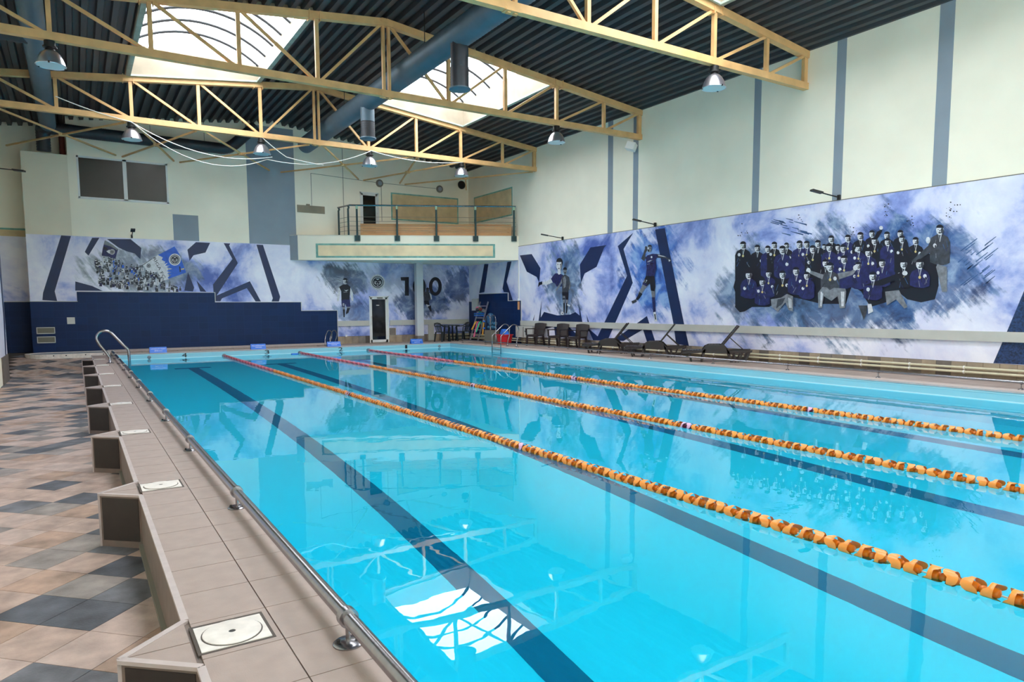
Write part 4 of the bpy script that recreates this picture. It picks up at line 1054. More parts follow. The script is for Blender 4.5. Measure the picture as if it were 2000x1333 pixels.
def cable(label, *segs):
    pts = []
    for p, q, d in segs: pts += sag(p, q, d)[(1 if pts else 0):]
    return tag(B().tube(pts, 0.013, 6).obj('hanging_cable', M_wire, None, 'all'), label, 'cable', 'white cables under the far truss')
yc = 23.05
cable('white cable drooping lowest between the first two far lamps', ((-0.16, yc, 7.34), (1.64, yc, 6.9), 0.05), ((1.64, yc, 6.9), (5.4, yc, 6.25), 0.62), ((5.4, yc, 6.25), (8.86, yc, 6.9), 0.28))
cable('shorter white cable looping up to the far lamp by the grey stripe', ((1.64, yc-0.05, 6.88), (5.55, yc-0.05, 6.33), 0.4))
cable('white cable strung towards the far lamp above the balcony', ((8.86, yc, 6.92), (12.45, yc, 6.9), 0.16))
cable('white cable dangling from the lamp by the grey stripe', ((5.27, yc-0.03, 6.9), (6.0, yc-0.03, 6.38), 0.02), ((6.0, yc-0.03, 6.38), (7.2, yc-0.03, 6.25), 0.02))

# floodlights on arms along the mural top, speakers and wall discs
def flood(p, q, label, wall):
    p, q = Vector(p), Vector(q)
    t = thing('arm_floodlight', label, 'floodlight', tuple(q), 'arm floodlights over the murals')
    B().box(q.x-0.03, q.x+0.03, q.y-0.03, q.y+0.03, q.z-0.06, q.z+0.06).obj('wall_bracket', M_black, t)
    B().tube([q, p], 0.016, 6).obj('arm', M_black, t)
    d = (p-q).normalized()
    B().bar(p-d*0.08, p+d*0.2, 0.14, 0.04).obj('lamp_head', M_black, t)
flood((15.3, 10.3, 4.24), (15.77, 10.08, 4.12), 'black arm floodlight over the team photograph mural', 0)
flood((15.3, 16.6, 4.24), (15.77, 16.35, 4.12), 'black arm floodlight over the leaping player', 0)
flood((15.25, 21.65, 4.24), (15.77, 21.3, 4.12), 'black arm floodlight over the pair of players', 0)
flood((1.86, 28.1, 4.3), (1.86, 28.7, 4.16), 'small black floodlight over the fan crowd mural', 0)
flood((-1.15, 23.0, 5.25), (-1.68, 23.2, 5.3), 'black floodlight poking in at the photo edge', 0)
sp = thing('wall_speaker', 'small white box speaker hung on a grey wall stripe', 'speaker', (15.6, 17.32, 6.72))
q = B(); q.box(-0.11, 0.11, -0.15, 0.15, -0.12, 0.12); o = q.obj('cabinet', M_white, sp, local=True); o.rotation_euler = (0.3, 0.25, 0.5)
B().tube([(15.66, 17.32, 6.75), (15.81, 17.32, 6.8)], 0.02, 6).obj('bracket', M_white, sp)
for (x, z), lab in (((11.42, 6.91), 'round grey wall speaker above the balcony door'), ((14.31, 6.91), 'round grey wall speaker further along the balcony wall')):
    t = thing('round_speaker', lab, 'speaker', (x, YF, z), 'round speakers above balcony')
    B().lathe((x, YF, z), [(0.16, 0.0), (0.16, -0.05), (0.12, -0.075), (0.0001, -0.075)], 22, 'y').obj('rim', M_ventgrey, t, True)
    B().disc((x, YF-0.077, z), 0.095, 0.008, 18, 'y').obj('grille', M_grey, t)
t = thing('round_vent', 'black round vent hole high in the far corner', 'vent', (15.45, YF, 7.2))
B().lathe((15.45, YF, 7.2), [(0.19, 0.0), (0.19, -0.03), (0.155, -0.04), (0.15, -0.01), (0.0001, -0.01)], 24, 'y').obj('collar', M_black, t, True)
t = thing('wall_conduit', 'thin grey cable run linking the round speakers', 'conduit', (9, YF-0.01, 6.9))
for a, b in (((8.45, 7.05), (11.3, 6.93)), ((11.55, 6.93), (14.2, 6.92)), ((8.45, 7.05), (8.45, 5.72)), ((9.8, 8.3), (9.8, 4.5)), ((11.5, 6.85), (11.5, 5.3))):
    B().bar((a[0], YF-0.008, a[1]), (b[0], YF-0.008, b[1]), 0.016, 0.014).obj('conduit_run', M_ventgrey, t)
t = thing('wall_notice', 'blank beige board fixed beside the grey stripe', 'board', (8.4, YF-0.02, 5.58))
bx(7.85, 8.98, YF-0.035, YF, 5.44, 5.735).obj('board', M_curb, t); bx(8.22, 8.36, YF-0.06, YF, 5.73, 5.79).obj('clip', M_curb, t)

# ================================================================ BALCONY FITTINGS
rt = thing('balcony_railing', 'dark green balcony railing with steel handrail and wires', 'railing', (11.5, 26.6, ZT))
zrail = atfront(850, 402.5, 0.06).z
fx = [atfront(x, 460, 0.06).x for x in (699.4, 777.4, 854, 930.4, 1005.4)]
xl = atfront(684, 430, 0.06).x
for x in fx:
    p = front(x, 0, 0.06)
    bo = B().tube([(p.x, p.y, ZT-0.19), (p.x, p.y, zrail-0.14)], 0.042, 8).obj('post', M_green, rt)
    c = front(x, 0, 0.03); B().bar((c.x, c.y, ZT-0.22), (c.x, c.y, ZT), 0.09, 0.22, up=(FD.x, FD.y, 0)).obj('post_foot', M_green, rt)
    B().tube([(p.x, p.y, zrail-0.15), (p.x, p.y, zrail-0.02)], 0.05, 8).obj('post_cap', mat('pale_green_cap', (176, 206, 176), 0.5), rt)
pc = front(xl, zrail, 0.06); pw = Vector((xl-0.2, YF-0.35, zrail))
pe = front(15.7, zrail, 0.06)
B().tube([pw, pc, pe], 0.033, 8).obj('handrail', M_steel, rt, True)
sp_ = [pw+(pc-pw)*0.06, pw+(pc-pw)*0.9]
for p in sp_: B().tube([(p.x, p.y, ZT), (p.x, p.y, zrail-0.14), (p.x+0.03, p.y, zrail-0.08), (p.x, p.y, zrail)], 0.04, 8).obj('post', M_green, rt)
for k in range(4):
    z = ZT+0.2+0.18*k
    B().tube([(pw.x, pw.y, z), (pc.x, pc.y, z), (pe.x, pe.y, z)], 0.008, 5).obj('wire', M_ventgrey, rt)
bt = thing('plank_bench', 'long varnished plank bench behind the balcony railing', 'bench', (12, 26.8, ZT))
xa, xb = fx[0]+0.1, 15.55
for k in range(3):
    q = B(); front_rect(q, xa, xb, ZT+0.02+k*0.145, ZT+0.155+k*0.145, -0.1, -0.135); q.obj('plank', M_wood, bt)
q = B()
pp = [front(xa, 0, -0.09), front(xb, 0, -0.09), front(xb, 0, -0.5), front(xa, 0, -0.5)]
q.prism([(p.x, p.y) for p in pp], ZT+0.455, ZT+0.49); q.obj('seat_top', M_wood, bt)
for x in (xa+0.1, 12.5, xb-0.1):
    q = B(); front_rect(q, x-0.03, x+0.03, ZT, ZT+0.455, -0.14, -0.45); q.obj('leg', M_brownwood, bt)

# ================================================================ POOLSIDE
# overflow drains on the coping
DN = ('second drain cover behind', )
ORD = ('hidden', 'nearest large', 'second nearest', 'third nearest', 'fourth nearest', 'fifth nearest', 'sixth nearest', 'seventh nearest', 'farthest')
for y, od in zip(BUT, ORD):
    if od == 'hidden': continue
    t = thing('drain_cover', '%s round white drain cover set in the left pool edge' % od, 'drain cover', (0.535, y, 0), 'round drain covers in the pool edge')
    bx(0.37, 0.70, y-0.155, y+0.155, -0.004, 0.0015).obj('recess', M_grout, t)
    bx(0.385, 0.685, y-0.14, y+0.128, 0.0, 0.005).obj('square_plate', M_dirtywhite, t)
    B().lathe((0.535, y-0.006, 0.0), [(0.128, 0.004), (0.128, 0.010), (0.12, 0.012), (0.016, 0.012), (0.016, 0.004)], 36).obj('disc_lid', M_dirtywhite, t, True)
    B().lathe((0.535, y-0.006, 0.0), [(0.127, 0.0062), (0.134, 0.0062), (0.134, 0.004)], 36).obj('lid_groove', M_grout, t)
    B().disc((0.535, y-0.006, 0.006), 0.018, 0.008, 14).obj('finger_hole', M_black, t)

# low handrails along both long edges
def low_rail(x, ys, y0, y1, z, r, label, cat='rail'):
    t = thing('poolside_rail', label, cat, (x, (y0+y1)/2, 0))
    B().tube([(x, y0, z), (x, y1, z)], r, 16).obj('tube', M_steel, t, True)
    for y in ys:
        B().tube([(x, y, 0.008), (x, y, z)], r*0.34, 8).obj('post', M_steel, t, True)
        fo = B().lathe((x, y, 0), [(0.0001, 0.016), (r*1.7, 0.014), (r*2.0, 0.006), (r*2.0, 0.0)], 22).obj('base_flange', M_steel, t, True)
        for s in (-1, 1): B().disc((x+s*r*1.3, y, 0.022), r*0.28, 0.016, 6).obj('bolt', M_black, fo)
        B().lathe((x, y, z), [(r, -0.022), (r*1.32, -0.022), (r*1.32, 0.022), (r, 0.022)], 20, 'y').obj('collar', M_steel, t, True)
    return t
low_rail(0.955, [0.45, 2.9, 5.42, 7.95, 10.28, 12.65, 15.0, 17.3, 19.6, 22.0, 24.3, 26.0], 0.3, 26.4, 0.125, 0.034, 'thick stainless rail along the near left pool edge')
low_rail(14.1, [3.0, 5.4, 7.98, 10.15, 12.4, 14.75, 17.1, 19.5, 21.9, 24.3, 26.3], 1.0, 26.4, 0.13, 0.026, 'thin steel rail along the lounger side pool edge')

# lane ropes
def float_mesh(name, ms, mc, ball):
    q = B(); n = 24; R0 = 0.06; q.use(ms)
    def hl(a, ph): return 0.014+0.036*max(0.0, math.cos(2*a+ph))**0.55
    rows = []
    for i in range(n):
        a = i*2*math.pi/n
        y0, y1 = -hl(a, 0.0), hl(a, 1.6)
        rows.append([(R0*1.02*math.cos(a), y0, R0*1.02*math.sin(a)), (R0*math.cos(a), -0.012, R0*math.sin(a)), (R0*math.cos(a), 0.012, R0*math.sin(a)), (R0*1.02*math.cos(a), y1, R0*1.02*math.sin(a))])
    vs = [v for r in rows for v in r]; fs = []
    for i in range(n):
        j = (i+1) % n
        for k in range(3): fs.append((i*4+k, j*4+k, j*4+k+1, i*4+k+1))
    q.add(vs, fs); q.use(mc)
    q.lathe((0, 0, 0), [(0.0001, -0.04), (0.03, -0.03), (0.04, 0.0), (0.03, 0.03), (0.0001, 0.04)], 10, 'y')
    if ball: q.use(mc); q.ball((0, 0.055, 0), 0.03, 10, 6)
    o = q.obj(name, None, None, True); d = o.data; bpy.data.objects.remove(o); return d
FM = {}
for k, (a, b) in {'o': (M_flo, M_flo2), 'p': (M_flp, M_flp2), 'v': (M_flv, M_flv2)}.items():
    FM[k] = [float_mesh('lane_float', a, b, i) for i in (0, 1)]
for X, lab, marks in ((4.47, 'orange lane rope closest to the viewer, between lanes three and four', (6.82, 13.05)), (7.2, 'middle orange lane rope between lanes two and three', (6.78, 12.95)), (9.95, 'orange lane rope nearest the loungers, beside lane one', (6.72, 12.97))):
    t = thing('lane_rope', lab, 'lane rope', (X, 13, WATER), 'floating lane ropes')
    B().tube([(X, 0.0, WATER+0.01), (X, 26.7, WATER+0.01)], 0.006, 5).obj('cord', M_rope, t)
    B().disc((X, 26.62, WATER+0.02), 0.07, 0.12, 16, 'y').obj('end_cap', M_mid, t)
    y = 1.0; k = 0; pr = random.Random(int(X*10)); ph = 0.0
    while y < 26.5:
        key = 'p' if y > 19.1 else ('v' if any(abs(y-m) < 0.1 for m in marks) else 'o')
        o = bpy.data.objects.new('lane_float', FM[key][k % 2]); COL.objects.link(o); o.parent = t
        o.location = (0, y-13, 0.012); ph += 0.5+pr.uniform(0, 0.6); o.rotation_euler = (0, ph, 0)
        y += 0.112; k += 1

# ladders
def ladder_rail(b, foot, top_h, reach, drop, axis, r=0.022):
    """hooped grab rail: foot on deck, over and down into the water; axis = unit vector from deck to water"""
    f = Vector(foot); a = Vector(axis); z = Vector((0, 0, 1))
    pts = [f, f+z*0.12, f+z*0.18-a*0.01]
    R = 0.17
    top = f + z*(top_h-R) + a*(-0.04)
    pts += [f+z*0.4-a*0.06]
    pts += [top + a*(R*(1-math.cos(t))) + z*(R*math.sin(t)) for t in [math.pi*i/8*0.78 for i in range(9)]]
    e = f + a*reach
    pts += [e+z*0.38, e+z*0.30, e+z*0.05, e+z*drop]
    b.tube(pts, r, 10)
lt = thing('pool_ladder', 'big stainless hooped grab rail at the left pool edge', 'pool ladder', (0.8, 22.4, 0))
q = B(); zz = Vector((0, 0, 1))
pts = [Vector((0.74, 22.45, 0.0)), Vector((0.74, 22.45, 0.16)), Vector((0.66, 22.45, 0.3)), Vector((0.5, 22.45, 0.55))]
pts += arc((0.66, 22.45, 0.71), 0.21, math.radians(215), math.radians(40), 10, (1, 0, 0), (0, 0, 1))
pts += [Vector((1.08, 22.45, 0.52)), Vector((1.2, 22.45, 0.38)), Vector((1.22, 22.45, 0.3)), Vector((1.22, 22.45, -0.9))]
q.tube(pts, 0.038, 12); q.obj('hoop_tube', M_steel, lt, 'all')
B().lathe((0.74, 22.45, 0), [(0.0001, 0.03), (0.05, 0.028), (0.1, 0.008), (0.1, 0)], 20).obj('base_flange', M_steel, lt, True)
for z in (-0.35, -0.65): B().box(1.06, 1.24, 22.38, 22.52, z, z+0.03).obj('wall_bracket', M_black, lt)
def pool_ladder(label, y0, y1, xd, xw, dirx, steps):
    t = thing('pool_ladder', label, 'pool ladder', (xd, (y0+y1)/2, 0))
    for y in (y0, y1):
        q = B(); s = dirx
        pts = [Vector((xd, y, 0)), Vector((xd-s*0.02, y, 0.2)), Vector((xd-s*0.10, y, 0.42))]
        c = Vector((xd+s*0.09, y, 0.66)); pts += [c + Vector((s*-0.2*math.cos(a), 0, 0.2*math.sin(a))) for a in [math.radians(-25+i*17) for i in range(10)]]
        pts += [Vector((xw-s*0.01, y, 0.42)), Vector((xw, y, 0.30)), Vector((xw, y, -0.9))]
        q.tube(pts, 0.021, 10); q.obj('hoop_rail', M_steel, t, 'all')
        B().lathe((xd, y, 0), [(0.0001, 0.02), (0.035, 0.02), (0.06, 0.004), (0.06, 0)], 14).obj('base_flange', M_steel, t, True)
    for z in steps:
        B().box(xw-0.03, xw+0.03, y0, y1, z-0.012, z+0.012).obj('rung', M_steel, t)
    return t
pool_ladder('stainless pool ladder with two hoops beside the red tub', 22.3, 22.95, 14.3, 13.6, -1, (-0.1, -0.4, -0.7))
t = thing('pool_ladder', 'small twin hooped ladder in front of the navy tile wall', 'pool ladder', (8.6, 27.8, 0))
for x in (8.42, 8.62):
    q = B(); y0 = 27.4
    pts = [Vector((x, y0, 0)), Vector((x, y0, 0.25)), Vector((x+0.06, y0+0.1, 0.42))]
    pts += [Vector((x+0.28, y0+0.32, 0.42)) + Vector((-0.17*math.cos(a), -0.17*math.cos(a), 0.2*math.sin(a))) for a in [math.radians(30+i*15) for i in range(10)]]
    pts += [Vector((x+0.42, y0+0.48, 0.3)), Vector((x+0.3, y0+0.45, 0.0))]
    q.tube(pts, 0.02, 8); q.obj('hoop_rail', M_steel, t, 'all')

# lane signs (folded blue cards)
for x, l1, l2, lab in ((2.36, 'APMEKLĒTĀJIEM', '(Bērnu)', 'blue folded lane card above the number four'), (5.72, 'PELDĒŠANAS', 'TRENIŅŠ', 'blue folded lane card above the number three'), (8.61, 'PELDĒŠANAS', 'TRENIŅŠ', 'blue folded lane card above the number two'), (12.2, 'APMEKLĒTĀJIEM', 'BRĪVS', 'blue folded lane card above the number one')):
    y = PY1+0.16
    t = thing('lane_card', lab, 'sign', (x, y, 0), 'blue lane cards on the far pool edge')
    B().prism([(y-0.1, 0), (y-0.092, 0), (y, 0.188), (y+0.092, 0), (y+0.1, 0), (y, 0.2)], x-0.27, x+0.27, lambda a, b, c: (c, a, b)).obj('folded_card', M_signblue, t)
    def face(u, v): return (u, y-0.1+0.1*v/0.2-0.003, v)
    q = B()
    for s, v0, h, w in ((l1, 0.115, 0.045, 0.46), (l2, 0.05, 0.042, 0.24)):
        vs, fs = text_mesh(s); q.add([face(x-w/2+a[0]*w, v0+a[1]*h) for a in vs], fs)
    q.obj('printed_words', M_white, t)
t = thing('diving_brick', 'small flat blue float lying on the water near lane three', 'float', (6.9, 26.3, WATER)); 
bx(6.78, 7.02, 26.2, 26.34, WATER-0.01, WATER+0.03).obj('float_block', M_blue, t)

# brown armchairs
def armchair():
    t = thing('armchair', 'x', 'chair', (0, 0, 0), 'brown resin armchairs by the mural')
    for sx in (-0.24, 0.24):
        B().bar((-0.25, sx, 0), (-0.22, sx, 0.44), 0.055, 0.06).obj('leg', M_brown, t, local=True)
        B().bar((0.29, sx*0.92, 0), (0.2, sx*0.92, 0.44), 0.055, 0.06).obj('leg', M_brown, t, local=True)
        q = B(); q.bar((-0.24, sx*1.12, 0.42), (-0.25, sx*1.12, 0.66), 0.05, 0.045); q.bar((-0.28, sx*1.12, 0.67), (0.24, sx*1.05, 0.66), 0.065, 0.035); q.obj('armrest', M_brown, t, local=True)
    B().box(-0.26, 0.23, -0.25, 0.25, 0.385, 0.445).obj('seat', M_brown, t, local=True)
    B().box(-0.27, -0.23, -0.25, 0.25, 0.36, 0.44).obj('seat_apron', M_brown, t, local=True)
    q = B(); n = 8
    def bp(u, v, th): 
        yy = (u-0.5)*2; w = 0.25+0.03*v; z = 0.40+0.50*v-0.03*yy*yy*(v > 0.9); x = 0.2+0.12*v-0.05*yy*yy*-1*0.6-0.03+th
        return (x, yy*w, z)
    for th in (0, 0.028):
        pass
    vs = []; fs = []; rows = 7
    for th in (0.0, 0.028):
        for j in range(rows):
            for i in range(n+1): vs.append(bp(i/n, j/(rows-1), th))
    K = rows*(n+1)
    for j in range(rows-1):
        for i in range(n):
            a = j*(n+1)+i; fs.append((a, a+1, a+n+2, a+n+1)); fs.append((K+a, K+a+n+1, K+a+n+2, K+a+1))
    for i in range(n): a = (rows-1)*(n+1)+i; fs.append((a, a+1, K+a+1, K+a))
    for j in range(rows-1):
        for c in (0, n): a = j*(n+1)+c; fs.append((a, a+n+1, K+a+n+1, K+a))
    q.add(vs, fs); q.obj('backrest', M_brown, t, True, local=True)
    return t
ac = armchair()
for i, (x, y, rz, lab) in enumerate(((15.3, 22.45, 0.3, 'brown armchair farthest from the loungers, beside the grey box'), (15.3, 20.95, 0.3, 'middle one of the three brown armchairs'), (15.3, 19.75, 0.3, 'brown armchair next to the first lounger'))):
    o = ac if i == 0 else copy_tree(ac)
    o.location = (x, y, 0); o.rotation_euler = (0, 0, rz); o['label'] = lab

# loungers
def lounger():
    t = thing('sun_lounger', 'x', 'lounger', (0, 0, 0), 'brown resin sun loungers')
    m = M_brown; F = lambda a, b, c: (c, a, b)      # profile in (y, z), thickness along x
    for s in (-1, 1):
        x0, x1 = s*0.33-0.025, s*0.33+0.025
        # side frame: foot beam, hump, rear beam
        B().prism([(1.95, 0.27), (1.93, 0.21), (1.38, 0.25), (1.27, 0.24), (0.70, 0.24), (0.62, 0.22), (0.02, 0.27), (0.0, 0.33), (0.62, 0.31), (0.74, 0.43), (0.86, 0.47), (1.2, 0.465), (1.32, 0.41), (1.38, 0.315)], x0, x1, F).obj('side_frame', m, t, local=True)
        for pts in ([(1.36, 0.32), (1.28, 0.36), (1.36, 0.0), (1.42, 0.0)], [(0.72, 0.38), (0.64, 0.30), (0.52, 0.0), (0.60, 0.0)], [(1.78, 0.24), (1.72, 0.24), (1.66, 0.0), (1.71, 0.0)], [(0.12, 0.28), (0.05, 0.28), (0.17, 0.0), (0.23, 0.0)], [(0.30, 0.26), (0.25, 0.26), (0.36, 0.0), (0.40, 0.0)], [(0.53, 0.25), (0.48, 0.25), (0.43, 0.0), (0.47, 0.0)]):
            B().prism(pts, x0, x1, F).obj('leg', m, t, local=True)
        B().bar((s*0.31, 0.17, 0.04), (s*0.31, 0.60, 0.04), 0.04, 0.05).obj('foot_rail', m, t, local=True)
    for k in range(13):
        y = 0.92+k*0.082
        z = 0.445 if y < 1.2 else max(0.30, 0.445-(y-1.2)*1.1)
        B().box(-0.31, 0.31, y-0.033, y+0.033, z-0.012, z+0.012).obj('slat', m, t, local=True)
    # side skirt of the hump
    B().box(-0.36, 0.36, 0.80, 1.26, 0.40, 0.43).obj('hump_tray', m, t, local=True)
    a0 = Vector((0, 0.86, 0.40)); a1 = Vector((0, 0.38, 0.98))
    for s in (-1, 1): B().bar(a0+Vector((s*0.27, 0, 0)), a1+Vector((s*0.27, 0, 0)), 0.05, 0.055, up=(1, 0, 0)).obj('back_stile', m, t, local=True)
    d = (a1-a0)
    for k in range(9):
        c = a0+d*((k+0.6)/9.2); B().bar(c+Vector((-0.27, 0, 0)), c+Vector((0.27, 0, 0)), 0.062, 0.018, up=Vector((0, d.z, -d.y))).obj('back_slat', m, t, local=True)
    for s in (-1, 1): B().bar((s*0.2, 0.62, 0.66), (s*0.2, 0.20, 0.30), 0.025, 0.025).obj('prop_strut', m, t, local=True)
    B().box(-0.3, 0.3, 0.02, 0.08, 0.26, 0.30).obj('cross_rail', m, t, local=True)
    return t
lg = lounger()
for i, (x, y, lab) in enumerate(((15.5, 16.75, 'brown sun lounger next to the armchairs'), (15.5, 14.66, 'middle brown sun lounger of the three'), (15.5, 12.3, 'brown sun lounger closest to the viewer'))):
    o = lg if i == 0 else copy_tree(lg)
    o.location = (x, y, 0); o.rotation_euler = (0, 0, math.radians(43)); o.scale = (1, 0.94, 1); o['label'] = lab

# heating pipes low on the mural wall
for z, lab in ((0.195, 'upper cream heating pipe low on the mural wall'), (0.105, 'lower cream heating pipe low on the mural wall')):
    t = thing('heating_pipe', lab, 'pipe', (XW-0.1, 12, z), 'pair of heating pipes')
    B().tube([(XW-0.1, 0.5, z), (XW-0.1, 27.5, z)], 0.027, 10).obj('pipe_run', M_pipe, t, True)
    y = 5.95
    while y < 26:
        B().lathe((XW-0.1, y, z), [(0.027, -0.012), (0.038, -0.012), (0.038, 0.012), (0.027, 0.012)], 12, 'y').obj('clamp', M_white, t)
        B().bar((XW-0.1, y, z), (XW-0.02, y, z), 0.012, 0.012).obj('clamp_stud', M_white, t); y += 1.12
t = thing('heating_pipe', 'thick cream pipe crossing under the far corner', 'pipe', (14.8, YF-0.12, 0.12))
for z, r in ((0.26, 0.05), (0.11, 0.05)): B().tube([(14.55, YF-0.1, z), (XW-0.12, YF-0.1, z), (XW-0.12, 25.0, z)], r, 10).obj('pipe_run', M_pipe, t, True)

# table and two chairs under the balcony
tt = thing('plastic_table', 'dark green plastic table by the far wall', 'table', (14.45, 28.1, 0))
B().lathe((14.45, 28.1, 0), [(0.0001, 0.70), (0.40, 0.70), (0.42, 0.71), (0.42, 0.73), (0.0001, 0.735)], 28).obj('table_top', M_dkgreen, tt, True)
for a in (0.8, 2.37, 3.94, 5.5): B().bar((14.45+0.34*math.cos(a), 28.1+0.34*math.sin(a), 0), (14.45+0.28*math.cos(a), 28.1+0.28*math.sin(a), 0.70), 0.06, 0.045).obj('leg', M_dkgreen, tt)
def monobloc():
    t = thing('plastic_chair', 'x', 'chair', (0, 0, 0), 'dark green plastic chairs'); m = M_dkgreen
    for sy in (-1, 1):
        B().bar((-0.24, sy*0.25, 0), (-0.2, sy*0.22, 0.43), 0.05, 0.05).obj('leg', m, t, local=True)
        B().bar((0.27, sy*0.23, 0), (0.2, sy*0.2, 0.43), 0.05, 0.05).obj('leg', m, t, local=True)
        B().tube([(-0.2, sy*0.24, 0.42), (-0.22, sy*0.27, 0.62), (-0.18, sy*0.275, 0.66), (0.2, sy*0.26, 0.68), (0.27, sy*0.2, 0.76)], 0.022, 6).obj('armrest', m, t, local=True)
    B().box(-0.24, 0.22, -0.23, 0.23, 0.415, 0.44).obj('seat', m, t, local=True)
    for k in range(5):
        y = -0.16+0.08*k; B().bar((0.21, y*0.9, 0.43), (0.31, y*1.1, 0.80), 0.035, 0.016).obj('back_slat', m, t, local=True)
    B().tube([(0.27, -0.21, 0.72), (0.315, -0.17, 0.81), (0.325, 0, 0.84), (0.315, 0.17, 0.81), (0.27, 0.21, 0.72)], 0.024, 6).obj('back_hoop', m, t, local=True)
    return t
mc = monobloc(); mc.location = (13.85, 27.75, 0); mc.rotation_euler = (0, 0, math.radians(200)); mc['label'] = 'dark green plastic chair near the balcony column'
m2 = copy_tree(mc); m2.location = (15.1, 28.1, 0); m2.rotation_euler = (0, 0, math.radians(10)); m2['label'] = 'dark green plastic chair between the table and the corner'

# ladder rack of swimming aids, trolley, tub, cabinet
def G(px, py, z=0.0): return atz(px, py, z)
sl = thing('step_ladder', 'silver ladder leaning in the tiled far corner', 'ladder', (15.3, 26.6, 0))
xl_, yl = 15.05, 27.6
A0, A1 = Vector((15.12, 27.5, 0.0)), Vector((15.70, 27.52, 1.78)); D_ = Vector((0, -0.72, 0))
for k in (0, 1): B().bar(A0+D_*k, A1+D_*k, 0.035, 0.06).obj('stile', M_alu, sl)
for k in range(6):
    p = A0+(A1-A0)*(0.14+0.15*k); B().bar(p, p+D_, 0.03, 0.03).obj('rung', M_alu, sl)
def on_ladder(t, s): return A0+(A1-A0)*t+D_*s
for s, c, nm in ((0.2, M_yell, 'yellow foam noodle bent over a ladder rung'), (0.45, M_pink, 'pink foam noodle bent over a ladder rung'), (0.72, M_mint, 'mint green foam noodle bent over a ladder rung')):
    p = on_ladder(0.46, s); L_ = {0.2: 0.3, 0.45: 0.62, 0.72: 0.4}[s]
    w = Vector((-0.12, -0.05, 0))
    tag(B().tube([p+w*1.9+Vector((-0.06, 0, -L_)), p+w*1.3+Vector((0, 0, -L_*0.4)), p+w*0.5+Vector((0, 0, 0.03)), p+Vector((0.02, 0, 0.055)), p-w*0.5+Vector((0, 0, 0.02)), p-w*0.8+Vector((0, 0, -0.2))], 0.035, 8).obj('foam_noodle', c, None, 'all'), nm, 'pool noodle', 'foam noodles on the ladder')
p = on_ladder(0.62, 0.5)
for k, (c, nm) in enumerate(((M_blue, 'lowest blue kickboard on the ladder rung'), (M_netblue, 'middle dark blue kickboard on the ladder rung'), (M_blue, 'top blue kickboard on the ladder rung'))):
    tag(bx(p.x-0.16, p.x+0.1, p.y-0.3, p.y+0.3, p.z+0.03+k*0.05, p.z+0.07+k*0.05).obj('kickboard', c), nm, 'kickboard', 'kickboards on the ladder')
t = thing('toy_bundle', 'grey and rust bundle of swim toys near the ladder top', 'swim toys', (p.x, p.y, p.z+0.2))
for k, c in enumerate((M_mid, M_rust, M_ventgrey, M_mint, M_dkgrey, M_pink)):
    B().ball((p.x+0.06*math.cos(k*2.2), p.y-0.2+0.09*k, p.z+0.27+0.05*(k % 3)), 0.09, 10, 6).obj('toy', c, t, True)
tag(B().bar(on_ladder(0.5, 0.95)+Vector((-0.03, -0.04, -0.6)), on_ladder(0.5, 0.95)+Vector((0.05, -0.04, 0.1)), 0.05, 0.05).obj('foam_stick', M_yell), 'mustard foam stick propped on the ladder', 'pool noodle')
# float trolley: steel hoops with netted bottles
tr = thing('float_trolley', 'steel hooped trolley full of blue water bottles', 'trolley', (15.0, 25.3, 0))
for y in (25.55, 25.1):
    for x in (14.95,):
        pts = [Vector((x, y-0.19, 0.03)), Vector((x, y-0.19, 1.0))] + [Vector((x, y, 1.0))+Vector((0, -0.19*math.cos(a), 0.19*math.sin(a))) for a in [math.pi*i/10 for i in range(1, 10)]] + [Vector((x, y+0.19, 1.0)), Vector((x, y+0.19, 0.03))]
        B().tube(pts, 0.018, 8).obj('hoop', M_steel, tr, 'all')
B().box(14.8, 15.2, 24.9, 25.75, 0.08, 0.12).obj('base_tray', M_ventgrey, tr)
B().box(14.85, 15.25, 25.15, 25.7, 0.0, 0.55).obj('grey_bin', M_ventgrey, tr)
rb_ = random.Random(4)
for k in range(14):
    tag(B().ball((15.02+rb_.uniform(-0.06, 0.1), 25.05+0.085*(k % 7), 0.66+0.14*(k//7)+rb_.uniform(0, 0.04)), 0.075, 10, 6).obj('water_bottle', M_netblue, None, True), "dark blue bottle, %s from the jug in the trolley's %s row" % (('seventh', 'sixth', 'fifth', 'fourth', 'third', 'second', 'first')[k % 7], ('lower', 'upper')[k//7]), 'bottle', 'bottles in the trolley')
tag(B().lathe((15.1, 25.6, 0.86), [(0.0001, 0), (0.15, 0), (0.16, 0.02), (0.16, 0.3), (0.12, 0.38), (0.05, 0.42), (0.0001, 0.42)], 18).obj('water_jug', mat('blue_jug', (52, 92, 128), 0.25), None, True), 'big round blue water jug on top of the trolley', 'jug')
for z, w_ in ((0.62, 'lower'), (0.92, 'upper')): tag(B().ball((14.86, 25.74, z), 0.05, 10, 6).obj('ball', M_blue, None, True), '%s bright blue ball tied to the trolley side' % w_, 'ball', 'blue balls on trolley')
c = Vector((15.0, 24.3, 0))
tub = thing('tub', 'red plastic tub standing behind the pool ladder', 'tub', tuple(c))
B().lathe((c.x, c.y, 0), [(0.0001, 0.01), (0.27, 0.01), (0.34, 0.36), (0.375, 0.37), (0.375, 0.40), (0.335, 0.40), (0.26, 0.03), (0.0001, 0.03)], 24).obj('tub_wall', M_red, tub, True)
for s in (-1, 1): B().box(c.x-0.07, c.x+0.07, c.y+s*0.36-0.03, c.y+s*0.36+0.03, 0.36, 0.40).obj('grip', M_red, tub)
tag(B().prism([(c.y-0.18, 0.40), (c.y+0.18, 0.40), (c.y+0.03, 0.62), (c.y-0.03, 0.62)], c.x-0.12, c.x+0.12, lambda a, b, k: (k, a, b)).obj('lane_card', M_signblue), 'spare blue lane card stuffed into the red tub', 'sign')
